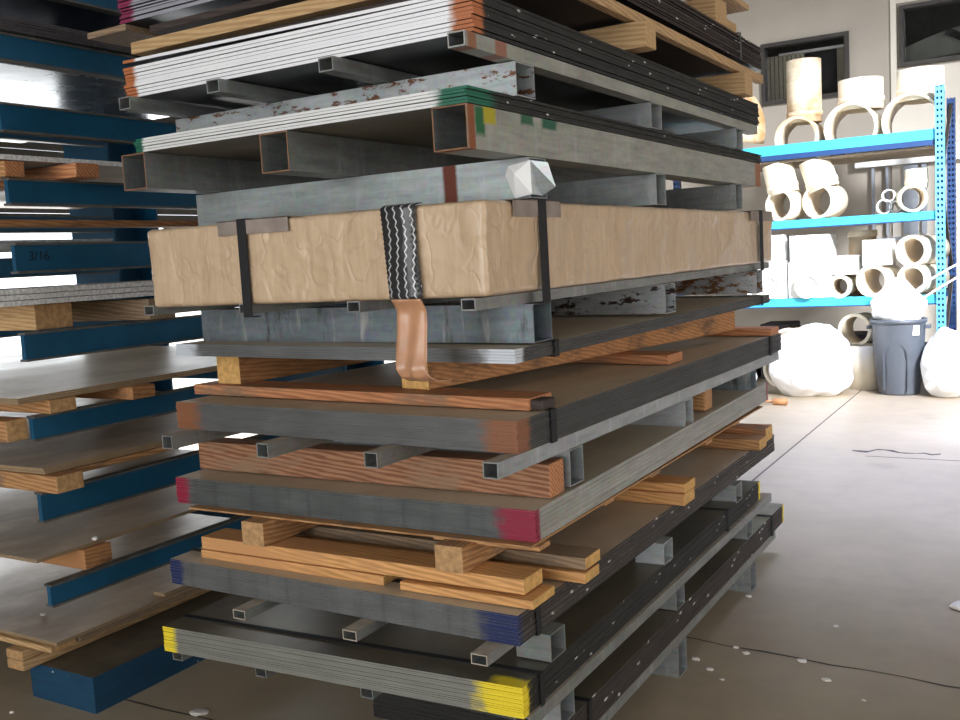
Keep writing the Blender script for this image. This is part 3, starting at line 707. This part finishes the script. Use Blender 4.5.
# contents seen in window 1: blind panel at left, dark cabinet, pale panel right
o = MB()
for i in range(9): o.box(-3.04+i*.05, -3.0+i*.05, YB+.18+.0*i, YB+.19, 3.05, 3.66)
tag(o.build('vertical_blind', M['blind'], origin=(-3.04, YB+.18, 3.05)), 'pale vertical blind behind the left high window', 'blind')
tag(MB().bev(-2.62, -2.27, 12.35, 12.7, 2.61, 3.72, .01).build('office_cabinet', M['office_dark'], origin=(-2.6, 12.35, 2.61)), 'dark tall cabinet inside the office, through the left high window', 'cabinet')
tag(MB().bev(-2.26, -2.08, 12.35, 12.4, 2.61, 3.70, .004).build('office_partition', M['blind'], origin=(-2.26, 12.35, 2.61)), 'pale panel inside the office at the right of the left high window', 'panel')
tag(MB().box(-2.9, -2.1, 12.22, 12.26, 3.66, 3.69).build('ceiling_lamp', M['white'], origin=(-2.9, 12.22, 3.66)), 'slim white lamp tube at the top of the left high window', 'lamp')
# window 2: curved panel added as the reflection in its glass, and a dark pipe
s = MB(); n = 24; b0 = 0
for i in range(n+1):
    a = -1.55+i/n*1.9; h = 3.80-((i/n-.62)**2)*.55
    for (y, z) in ((12.5, h), (12.5, 3.42+.1*(i/n)), (12.56, 3.42+.1*(i/n)), (12.56, h)): s.v.append(Vector((a, y, z)))
for i in range(n):
    for j in range(4): q = i*4; s.quad((q+j, q+4+j, q+4+(j+1) % 4, q+(j+1) % 4))
tag(s.build('curved_reflection', mat_plain('grey_curved_reflection', (.34, .36, .31), .6, 0, .15, 4), origin=(-1.5, 12.5, 3.4)), 'grey curved panel added for a reflection in the right high window', 'panel')
s = MB(); P = [(-1.10, 3.70), (-1.02, 3.66), (-.93, 3.6), (-.86, 3.52), (-.75, 3.47)]
for i, (x, z) in enumerate(P[:-1]):
    x2, z2 = P[i+1]; a = math.atan2(z2-z, x2-x); L = math.hypot(x2-x, z2-z)
    s.cyl((x, 12.44, z), .04, L*1.1, 'x', 12, R=Matrix.Rotation(-a, 3, 'Y'))
tag(s.build('diagonal_pipe', M['office_dark'], origin=(-1.1, 12.44, 3.4)), 'black bent pipe in front of the curved panel, right high window', 'lamp arm')

# floor joints and crack
struct(MB().box(-1.62, -1.61, 5.0, 12, .0002, .0012).build('trim_4', M['joint']), 'sawn floor joint running away from the camera')
struct(MB().box(-1.1, 6, 6.76, 6.768, .0002, .0012).build('trim_5', M['joint']), 'sawn floor joint running across the floor')
s = MB(); pts = [(-1.75+i*.12, 3.41-.008*i+random.uniform(-.008, .008)) for i in range(40)]
def strip(s, pts, w=.004):
    b = len(s.v)
    for (x, y) in pts:
        ww = w*random.uniform(.5, 1.5); s.v += [Vector((x, y-ww, .0008)), Vector((x, y+ww, .0008))]
    for i in range(len(pts)-1): s.quad((b+2*i, b+2*i+2, b+2*i+3, b+2*i+1))
strip(s, pts, .005); struct(s.build('trim_6', M['joint']), 'crack across the near floor')
s = MB(); strip(s, [(-3.2+i*.1, 2.1+.004*i+random.uniform(-.004, .004)) for i in range(14)], .004); struct(s.build('trim_7', M['joint']), 'crack on the floor in front of the stack')

# debris
M['chip'] = mat_plain('white_plaster_chip', (.72, .68, .62), .8, 0, .1, 40)
def chip(x, y, r, h, label, name='plaster_chip', group='white chips on the floor', mat=None, seed=0, z=.0):
    bm = bmesh.new(); bmesh.ops.create_icosphere(bm, subdivisions=2, radius=1)
    for v in bm.verts:
        d = 1+.45*noise.noise(v.co*1.3+Vector((seed*3.1, 0, 0)))
        v.co = Vector((v.co.x*r*d, v.co.y*r*.7*d, max(-.9, v.co.z)*h*.5*d+h*.45))
    me = bpy.data.meshes.new(name); bm.to_mesh(me); bm.free(); me.materials.append(mat or M['chip'])
    o = bpy.data.objects.new(name, me); o.location = (x, y, z); C.objects.link(o)
    return tag(o, label, 'debris', group)

# unprojection helper used only to read positions off the plan (floor level)
Rm = Matrix(((0.8600,-0.0040,0.5110),(0.5080,0.1180,-0.8530),(-0.0560,0.9930,0.1030)))
f_ = 973.; H = 1.45
def _rows():
    def d(px, py): return Vector((px-480, -(py-360), -f_)).normalized()
    Y = d(1059, 226); X = -d(-1157, 352)
    X = X-Y*X.dot(Y)*.5; Y = Y-X*Y.dot(X)/X.dot(X); X.normalize(); Y.normalize(); Z = X.cross(Y)
    return Matrix((X, Y, Z))
Rm = _rows()
def onz(px, py, z=0):
    r = Rm @ Vector((px-480, 360-py, -f_)); t = (z-H)/r.z
    return Vector((r.x*t, r.y*t, z))
chips = [(749, 597, .018, 'chip beside the far right foot of the stack'), (696, 660, .02, 'oval chip beside the near right floor channel of the stack'), (710, 670, .016, 'chip pair just right of the near floor channel'),
         (736, 648, .014, 'chip above the oval one near the crack'), (746, 654, .018, 'flat chip touching the near floor crack line'), (722, 680, .010, 'tiny chip nearest the camera right of the stack'),
         (836, 627, .014, 'lone chip in the middle of the open brown floor'), (802, 662, .022, 'faint scuffed flake below the crack'), (826, 681, .02, 'thin flake right of the faint one'), (864, 701, .01, 'small chip near the bottom edge of the photo, right')]
for i, (px, py, r, lb) in enumerate(chips):
    p = onz(px, py); chip(p.x, p.y, r*.8, r*.5, 'small white '+lb, seed=i)
p = onz(957, 609); chip(p.x+.03, p.y, .055, .03, 'white crumpled scrap at the right edge of the floor', 'crumpled_scrap', None, seed=31)
p = onz(199, 713); chip(p.x, p.y, .035, .008, 'flat beige flake on the floor crack at the lower left', seed=17)
chip(-2.83, 2.10, .014, .012, 'white paint dab flake on the red-brown block of the rack', seed=21, z=.5705, group='pale bits on the rack')
p = onz(43, 615, .237); chip(p.x, p.y, .014, .006, 'small pale bit lying on the lowest rack sheet', seed=22, z=.2365, group='pale bits on the rack')
p = onz(12, 713); chip(p.x, p.y, .01, .008, 'tiny white chip on the floor at the lower left corner', seed=23)
p = onz(900, 452)
s = MB(); 
strip(s, [(p.x-.3+i*.05, p.y+random.uniform(-.06, .06)) for i in range(12)], .02)
tag(s.build('floor_patch', M['joint'], origin=(p.x, p.y, 0)), 'dark broken patch in the bright far floor', 'floor damage')

# ================================================================== PIPE SHELF (right background)
M['cyan'] = mat_plain('shelf_beam_cyan', g2((62, 178, 205)), .5, 0, .06, 3)
M['navy'] = mat_plain('shelf_navy', g2((28, 62, 110)), .5, 0, .1, 3)
M['post_cyan'] = mat_plain('shelf_post_blue', g2((95, 180, 225)), .5, 0, .08, 5)
M['pvc'] = mat_plain('cream_pvc', (.84, .76, .60), .45, 0, .08, 3)
M['pvc_in_shade'] = mat_plain('cream_pvc_inside_shade', (.66, .56, .42), .6, 0, .1, 3)  # darker than the outside: shade within the pipes put into the colour
M['pvc_stained'] = mat_steel('stained_pvc', (.70, .62, .47), .5, 0, .1, cloud=(.45, .25, .10), bump=0)
M['deck'] = mat_plain('shelf_deck', (.30, .24, .17), .8, 0, .1, 6)
SF, SB = 9.9, 10.95; SX0, SX1 = -3.75, -.93
sh = thing('pallet_shelf', (SX1, SF, 0), 'tall shelving rack with cyan beams and punched blue posts, far right', 'shelving')
def post(x, y, mat):
    s = MB(); w = .075
    z0, z1 = 0, 2.78
    # punched C-post: outer strips with holes between
    n = 52; dz = (z1-z0)/n
    s.box(x, x+.012, y, y+.01, z0, z1); s.box(x+.030, x+.045, y, y+.01, z0, z1); s.box(x+.063, x+w, y, y+.01, z0, z1)
    for i in range(n):
        zz = z0+i*dz
        s.box(x+.012, x+.030, y, y+.01, zz, zz+dz*.55); s.box(x+.045, x+.063, y, y+.01, zz, zz+dz*.55)
    s.box(x, x+.005, y+.01, y+.07, z0, z1, 0); s.box(x+w-.005, x+w, y+.01, y+.07, z0, z1, 0); s.box(x+.005, x+w-.005, y+.06, y+.065, z0, z1, 1)
    s.build('post', [M[mat], M['navy']], sh)
post(-.97, SF-.03, 'post_cyan'); post(-.97, SB, 'navy'); post(SX0-.08, SF-.03, 'post_cyan'); post(SX0-.08, SB, 'navy')
for (za, zb_) in ((2.30, 2.395), (1.58, 1.655), (.805, .885)):
    s = MB(); s.box(SX0, -.97, SF, SF+.05, za, zb_, 0); s.box(SX0, -.97, SF-.0, SF+.05, za-.05 if za > 2 else za-.012, za, 1)
    s.build('beam', [M['cyan'], M['navy']], sh)
    MB().box(SX0, -.97, SB, SB+.05, za, zb_).build('beam', M['navy'], sh)
    dz_ = .15 if za > 2 else .012; MB().box(SX0, -.97, SF+.05, SB, zb_-dz_-.018, zb_-dz_).build('deck', M['deck'], sh)
s = MB()
for (z0, z1) in ((.2, 1.0), (1.9, 1.1), (1.95, 2.7)):
    a = math.atan2(z1-z0, 1.0); R3 = Matrix.Translation((-.93, SF+.04, z0)) @ Matrix.Rotation(a, 4, 'X')
    s.box(-.015, .015, 0, math.hypot(1.0, z1-z0), -.02, .02, 0, R=R3)
s.build('diagonal_brace', M['dark_metal'], sh)
# next rack bay beyond the post
s = MB(); s.box(-.6, -.52, 10.9, 10.98, 0, 2.8); s.box(-.5, 2.0, SF, SF+.05, 1.2, 1.28); s.box(-.5, 2, SF, SF+.05, .35, .43)
tag(s.build('neighbouring_shelf', M['navy'], origin=(-.6, 10.9, 0)), 'dark navy shelf upright at the right photo edge behind the blue post', 'shelving')

def tee(label, x, z0, r, L, br, bh, boff=.0, lean=0., yaw=0., y=SF-.02, mat='pvc', group='pipe fittings on the shelves'):
    """PVC tee lying with one mouth to the viewer; branch rises from it"""
    T = thing('pipe_fitting', (x, y, z0), label, 'pipe fitting', group)
    Rz = Matrix.Rotation(yaw, 3, 'Z'); t = .022
    MB().cyl((x, y, z0+r), r, L, 'y', 40, r-t, 0, 1, R=Rz).build('pipe_mouth', [M[mat], M['pvc_in_shade']], T)
    cx = Vector((x, y, z0+r)) + Rz @ Vector((0, L*.5, 0)) + Vector((boff, 0, 0))
    Rl = Matrix.Rotation(-lean, 3, 'Y') 
    st = r*.75
    o = MB().cyl(cx + Rl @ Vector((0, 0, st)), br, bh-st, 'z', 40, br-.018, 0, 1, R=Rl).build('branch', [M[mat], M['pvc_in_shade']], T)
    MB().cyl(cx + Rl @ Vector((0, 0, r*1.03)), br*1.04, .05, 'z', 40, br-.018, 0, 1, R=Rl).build('collar', [M[mat], M['pvc_in_shade']], T)
    return T
tee('cream tee fitting with the tallest stained upright branch, top shelf', -2.22, 2.25, .205, .45, .165, .76, .04, mat='pvc_stained', y=SF+.06)
tee('wide cream tee fitting in the middle of the top shelf', -1.715, 2.25, .24, .5, .205, .47, .06, y=SF+.06)
tee('wide cream tee fitting on the top shelf nearest the blue post', -1.185, 2.25, .25, .5, .205, .48, .06, y=SF+.06)
# elbow at left end of the top shelf
def elbow(label, c, r, Rb, a0, a1, mat='pvc', yaw=0, group='pipe fittings on the shelves'):
    T = thing('pipe_fitting', tuple(c), label, 'pipe fitting', group)
    s = MB(); n, m = 14, 32
    for inner, rr in ((0, r), (1, r-.02)):
        b = len(s.v)
        for i in range(n+1):
            a = a0+(a1-a0)*i/n; cc = Vector((Rb*math.cos(a), 0, Rb*math.sin(a))); u = Vector((math.cos(a), 0, math.sin(a)))
            for j in range(m): q = 2*PI*j/m; s.v.append(Vector(c)+Matrix.Rotation(yaw, 3, 'Z') @ (cc+u*rr*math.cos(q)+Vector((0, 1, 0))*rr*math.sin(q)))
        for i in range(n):
            for j in range(m): k = (j+1) % m; s.quad((b+i*m+j, b+i*m+k, b+(i+1)*m+k, b+(i+1)*m+j), inner, True)
    for e in (0, n):
        for j in range(m): k = (j+1) % m; o = (n+1)*m; s.quad((e*m+j, e*m+k, o+e*m+k, o+e*m+j), 0)
    s.build('bend', [M[mat], M['pvc_in_shade']], T); return T
elbow('cream elbow bend at the left end of the top shelf beside the stack', (-2.98, SF+.25, 2.60), .19, .30, -.35, 1.2, yaw=-.5, mat='pvc_stained')
# middle shelf
tee('angled cream wye fitting at the left of the middle shelf, branch leaning left', -2.40, 1.657, .155, .28, .15, .42, .0, lean=.20, yaw=-.35, y=SF+.06)
tee('angled cream wye fitting in the middle of the middle shelf, branch touching the beam above', -2.03, 1.657, .165, .28, .15, .43, .03, lean=.30, yaw=-.35, y=SF+.06)
tee('small cream tee fitting on the middle shelf near the blue post', -1.16, 1.657, .125, .3, .10, .27, .05, yaw=.25)
T = thing('round_fitting', (-1.38, SF+.1, 1.657), 'cluster of small white caps on the middle shelf left of the small tee', 'pipe fitting')
for (dx, dz, r) in ((-.07, .07, .07), (.03, .06, .055), (-.03, .17, .06)): MB().cyl((-1.36+dx, SF+.1, 1.657+dz), r, .12, 'y', 24, r-.01, 0).build('cap', M['white'], T)
# bottom shelf
def wbox(label, x0, x1, z0, z1, y=SF, d=.45, mat='white', lid=False, name='cardboard_box'):
    T = thing(name, (x0, y, z0), label, 'box', 'white boxes on the bottom shelf')
    MB().bev(x0, x1, y, y+d, z0, z1, .006).build('carton', M[mat], T)
    MB().bev((x0+x1)/2-.02, (x0+x1)/2+.02, y-.002, y+d+.002, z0+.01, z1+.002, .001).build('packing_tape', M['pvc'], T)
    return T
wbox('big white carton at the left of the bottom shelf, next to the stack', -2.72, -2.33, .887, 1.26); wbox('big white carton, second from the stack on the bottom shelf', -2.31, -1.90, .887, 1.24)
wbox('white carton on top of the first carton on the bottom shelf', -2.70, -2.35, 1.262, 1.52); wbox('white carton on top of the second carton on the bottom shelf', -2.29, -1.93, 1.242, 1.50)
def caps(label, x, z, r, y): 
    T = thing('round_fitting', (x, y, z-r), label, 'pipe fitting', 'round caps by the cartons')
    MB().cyl((x, y, z), r, .06, 'y', 32, r-.012).build('rim', M['pvc'], T); MB().cyl((x, y+.02, z), r-.012, .03, 'y', 32).build('cap_face', M['white'], T)
caps('cream round cap leaning on the left white carton', -2.50, 1.0, .115, SF-.07); caps('cream round cap leaning on the second white carton', -2.12, 1.0, .115, SF-.07)
def pipe(label, c, r, L, axis, yaw=0, mat='pvc', t=.02, group='pipe fittings on the shelves', name='pipe_piece'):
    base = (c[0], c[1], c[2]-r if axis != 'z' else c[2])
    T = thing(name, base, label, 'pipe', group)
    R = Matrix.Rotation(yaw, 3, 'Z')
    MB().cyl(c, r, L, axis, 40, r-t, 0, 1, R=R).build('pipe_wall', [M[mat], M['pvc_in_shade']], T)
    e = R @ ({'y': Vector((0, -.004, 0)), 'x': Vector((-.004, 0, 0)), 'z': Vector((0, 0, L-.05))}[axis])
    MB().cyl(Vector(c)+e, r+.012, .06, axis, 40, r-t*.6, 0, 1, R=R).build('socket_rim', [M[mat], M['pvc_in_shade']], T)
    return T
pipe('upright tan drum-like pipe standing at the back of the bottom shelf', (-1.70, SF+.55, .887), .13, .62, 'z', mat='pvc_stained')
pipe('small cream pipe ring at the front of the bottom shelf under a white carton', (-1.83, SF, .887+.10), .10, .3, 'y', -.1)
pipe('medium cream pipe mouth at the centre of the bottom shelf', (-1.53, SF, .887+.142), .142, .45, 'y', -.25)
wbox('white carton on the small cream ring pipe, bottom shelf', -1.95, -1.66, 1.10, 1.28, y=SF+.02, d=.3); wbox('white carton on the medium cream pipe, bottom shelf', -1.62, -1.36, 1.175, 1.42, y=SF+.03, d=.3)
pipe('long cream pipe on top of its twin, bottom shelf beside the post', (-1.18, SF-.02, 1.297), .135, .5, 'y', -.33, t=.018)
pipe('long cream pipe lying below its twin, bottom shelf beside the post', (-1.18, SF-.02, .887+.143), .13, .5, 'y', -.33, t=.018)
# under the shelf
pipe('cream pipe lying on the floor under the shelf near the stack', (-2.35, 9.98, .40), .17, .38, 'y', -.3); pipe('cream pipe piece leaning lower on the floor under the shelf', (-2.42, 9.90, .17), .17, .40, 'y', -.3)
tag(MB().cyl((-1.60, 9.9, 0), .15, .42, 'z', 32, .14, r2=.17).build('bucket', M['pvc'], origin=(-1.6, 9.9, 0)), 'cream bucket standing between the white sack and the grey bin', 'bucket')
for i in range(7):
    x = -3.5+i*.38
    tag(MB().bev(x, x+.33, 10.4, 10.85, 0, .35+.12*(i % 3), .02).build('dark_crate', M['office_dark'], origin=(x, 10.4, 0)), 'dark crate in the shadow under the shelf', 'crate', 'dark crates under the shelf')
pipe('thick cream pipe mouth under the shelf just left of the grey bin', (-1.72, 10.05, .55), .15, .3, 'y', -.2)
# wall-side metal frames seen between shelves
s = MB()
for (x, w) in ((-1.83, .03), (-1.68, .03), (-1.50, .15), (-1.31, .05)): s.box(x, x+w, YB-.09, YB-.05, 1.45, 2.22)
s.box(-1.95, -1.0, YB-.09, YB-.05, 1.40, 1.43); s.box(-2.35, -1.25, YB-.09, YB-.05, 1.62, 1.635)
tag(s.build('metal_stud_frame', mat_plain('grey_stud', (.25, .27, .30), .5, .3), origin=(-1.9, YB-.09, 1.4)), 'grey upright metal strips against the back wall, seen between the shelves', 'frame')
tag(MB().bev(-2.0, -.5, YB-.14, YB-.035, 2.23, 2.42, .01).build('wall_duct', M['white'], origin=(-2, YB-.14, 2.23)), 'long white duct along the back wall behind the shelves', 'duct')

# trash can
T = thing('trash_can', (-1.265, 9.62, 0), 'grey plastic trash can with a ribbed body, stuffed with a white bag', 'trash can')
M['can'] = mat_plain('grey_plastic', (.085, .096, .115), .4, 0, .1, 4)
s = MB(); n = 40; prof = [(.175, 0), (.18, .02), (.20, .2), (.215, .4), (.228, .6), (.232, .66)]
b = 0
for (r, z) in prof:
    for i in range(n):
        a = 2*PI*i/n; rr = r*(1+.012*math.cos(a*10)) if .02 < z < .6 else r
        s.v.append(Vector((-1.265+rr*math.cos(a), 9.62+rr*math.sin(a), z)))
for k_ in range(len(prof)-1):
    for i in range(n): j = (i+1) % n; s.quad((k_*n+i, k_*n+j, (k_+1)*n+j, (k_+1)*n+i), 0, True)
s.quad(tuple(range(n))); s.build('body', M['can'], T)
MB().cyl((-1.265, 9.62, .655), .245, .035, 'z', 40, .225).build('rim', M['can'], T)
for sx in (-1, 1): MB().bev(-1.265+sx*.25-.02, -1.265+sx*.25+.02, 9.56, 9.68, .60, .63, .006).build('handle', M['can'], T)
s = MB(); o = []
# raised arch moulding on the front
for i in range(17):
    a = PI*i/16; x = -1.265+.10*math.cos(a); z = .36+.12*math.sin(a); s.cyl((x, 9.62-.212-.006, z), .010, .012, 'y', 8)
for z in [i*.02+.06 for i in range(16)]:
    for sx in (-1, 1): s.cyl((-1.265+sx*.10, 9.62-.20, z), .009, .02, 'y', 8)
s.build('arch_moulding', M['can'], T)
lab = MB().bev(-1.13, -1.07, 9.445, 9.46, .55, .64, .001).build('sticker', M['white'], T)
pass

def sack(name, label, c, sx, sy, sz, seed, cat='bag', mat='bag', neck=None):
    bm = bmesh.new(); bmesh.ops.create_icosphere(bm, subdivisions=5, radius=1)
    for v in bm.verts:
        p = v.co.copy(); d = 1+.16*noise.noise(p*1.6+Vector((seed, 0, 0)))+.05*noise.noise(p*5+Vector((seed, 3, 0)))
        z = p.z*d
        taper = 1
        if neck: taper = 1-neck*max(0, z)**1.2
        q = Vector((p.x*d*taper*sx, p.y*d*taper*sy, (max(z, -.85)+.85)*sz/1.85))
        v.co = q
    for f in bm.faces: f.smooth = True
    me = bpy.data.meshes.new(name); bm.to_mesh(me); bm.free(); me.materials.append(M[mat])
    o = bpy.data.objects.new(name, me); o.location = c; C.objects.link(o); tag(o, label, cat); return o
M['bag'] = mat_plain('white_plastic_bag', (.88, .88, .88), .4, 0, .03, 4, .5)
sack('white_sack', 'large white plastic sack slumped on the floor left of the grey bin', (-2.02, 9.42, 0), .40, .30, .66, 3)
sack('white_sack', 'low white sack spread on the floor beside the stack, left of the large sack', (-2.87, 9.2, 0), .40, .38, .40, 8)
sack('white_sack', 'white bag bulging out of the grey trash can', (-1.265, 9.62, .64), .24, .22, .42, 12, neck=.55)
sack('white_sack', 'white plastic sack on the floor right of the grey bin', (-.86, 9.5, 0), .21, .25, .62, 17, neck=.3)
sack('white_sack', 'second white sack at the right photo edge behind the fallen grey scrap', (-.52, 9.55, 0), .2, .25, .52, 23)
p = onz(955, 376); chip(p.x, p.y, .1, .1, 'grey plastic scrap on the floor before the rightmost white sack', 'plastic_scrap', None, M['can'], 5)
s = MB().cyl((-2.52, 8.75, .03), .012, .45, 'x', 10); s.cyl((-2.2, 8.75, .03), .03, .12, 'x', 12)
tag(s.build('thin_tool', M['wood_brown_y'], origin=(-2.5, 8.75, 0)), 'thin brown stick lying by the white sacks on the far floor', 'stick')
# loose white cable/hoses near post
for n_, pts in (('upper', [(-1.33, 9.55, .72), (-1.1, 9.5, 1.0), (-.8, 9.5, 1.18), (-.45, 9.55, 1.3)]), ('lower', [(-1.3, 9.5, .7), (-1.12, 9.42, .82), (-.8, 9.45, 1.06), (-.45, 9.5, 1.22)])):
    s = MB(); P = [Vector(q) for q in pts]; path = []
    for i in range(25):
        t = i/24; a = (1-t)**3; b_ = 3*t*(1-t)**2; c_ = 3*t*t*(1-t); d_ = t**3
        path.append(P[0]*a+P[1]*b_+P[2]*c_+P[3]*d_)
    for i, q in enumerate(path):
        for j in range(8): a = 2*PI*j/8; s.v.append(q+Vector((0, math.cos(a)*.011, math.sin(a)*.011)))
    for i in range(24):
        for j in range(8): k_ = (j+1) % 8; s.quad((i*8+j, i*8+k_, i*8+8+k_, i*8+8+j), 0, True)
    tag(s.build('white_cable', M['white'], origin=pts[0]), 'white cable running from the grey bin past the blue post, the '+n_+' of two', 'cable', 'white cables')

# ================================================================== LIGHT
def area(name, loc, rot, sx, sy, power, col=(1, 1, 1)):
    L = bpy.data.lights.new(name, 'AREA'); L.shape = 'RECTANGLE'; L.size = sx; L.size_y = sy; L.energy = power; L.color = col
    o = bpy.data.objects.new(name, L); o.location = loc; o.rotation_euler = rot; C.objects.link(o); return o
# daylight through the open doorway on the left, pointing +X
area('doorway_daylight', (XL+.02, 6.95, .98), (PI/2, 0, -PI/2), 7.8, 1.9, 230, (.93, .97, 1))
# fill lamp added behind the camera for the front faces, pointing +Y
area('front_fill', (0, YF+.02, 2.15), (PI/2, 0, 0), 9, 4.3, 225, (1, .955, .89))
# unseen lamp added overhead to brighten the far aisle floor
L_ = area('far_floor_fill', (.6, 7.2, ZC-.15), (0, 0, 0), 5.0, 4.6, 225, (.52, .62, 1)); L_.data.spread = math.radians(42)
# narrow lamp added high on the right to brighten the pipe shelves
L_ = area('shelf_fill', (3.6, 3.4, 5.4), Vector((-5.3, 6.5, -4.0)).to_track_quat('-Z', 'Y').to_euler(), 1.4, 1.4, 215, (.90, .93, 1)); L_.data.spread = math.radians(44)
# fill lamp added at the closed right wall for the stack's aisle faces
area('right_side_fill', (XW-.02, 2.6, 1.9), (PI/2, 0, PI/2), 5.5, 2.8, 190, (1, .96, .90))
sun = bpy.data.lights.new('sun', 'SUN'); sun.energy = 9; sun.angle = .01; sun.color = (1, .96, .9)
so = bpy.data.objects.new('sun', sun); C.objects.link(so)
so.rotation_euler = Vector((.84, -.10, -.53)).to_track_quat('-Z', 'Y').to_euler()
w = bpy.data.worlds.new('World'); bpy.context.scene.world = w; w.use_nodes = True
nt = w.node_tree; bg = nt.nodes['Background']; bg.inputs[0].default_value = (.9, .95, 1, 1); bg.inputs[1].default_value = 3.0

# ================================================================== CAMERA
cam = bpy.data.cameras.new('Camera'); cam.sensor_width = 36; cam.lens = f_/960*36; cam.clip_start = .05
co = bpy.data.objects.new('Camera', cam); C.objects.link(co)
co.matrix_world = Matrix.Translation((0, 0, H)) @ Rm.to_4x4()
sc = bpy.context.scene; sc.camera = co
sc.view_settings.view_transform = 'Standard'; sc.view_settings.look = 'None'; sc.view_settings.gamma = 1; sc.view_settings.use_curve_mapping = False
sc.view_settings.exposure = 0
for o in bpy.data.objects:
    if '_o' in o: del o['_o']
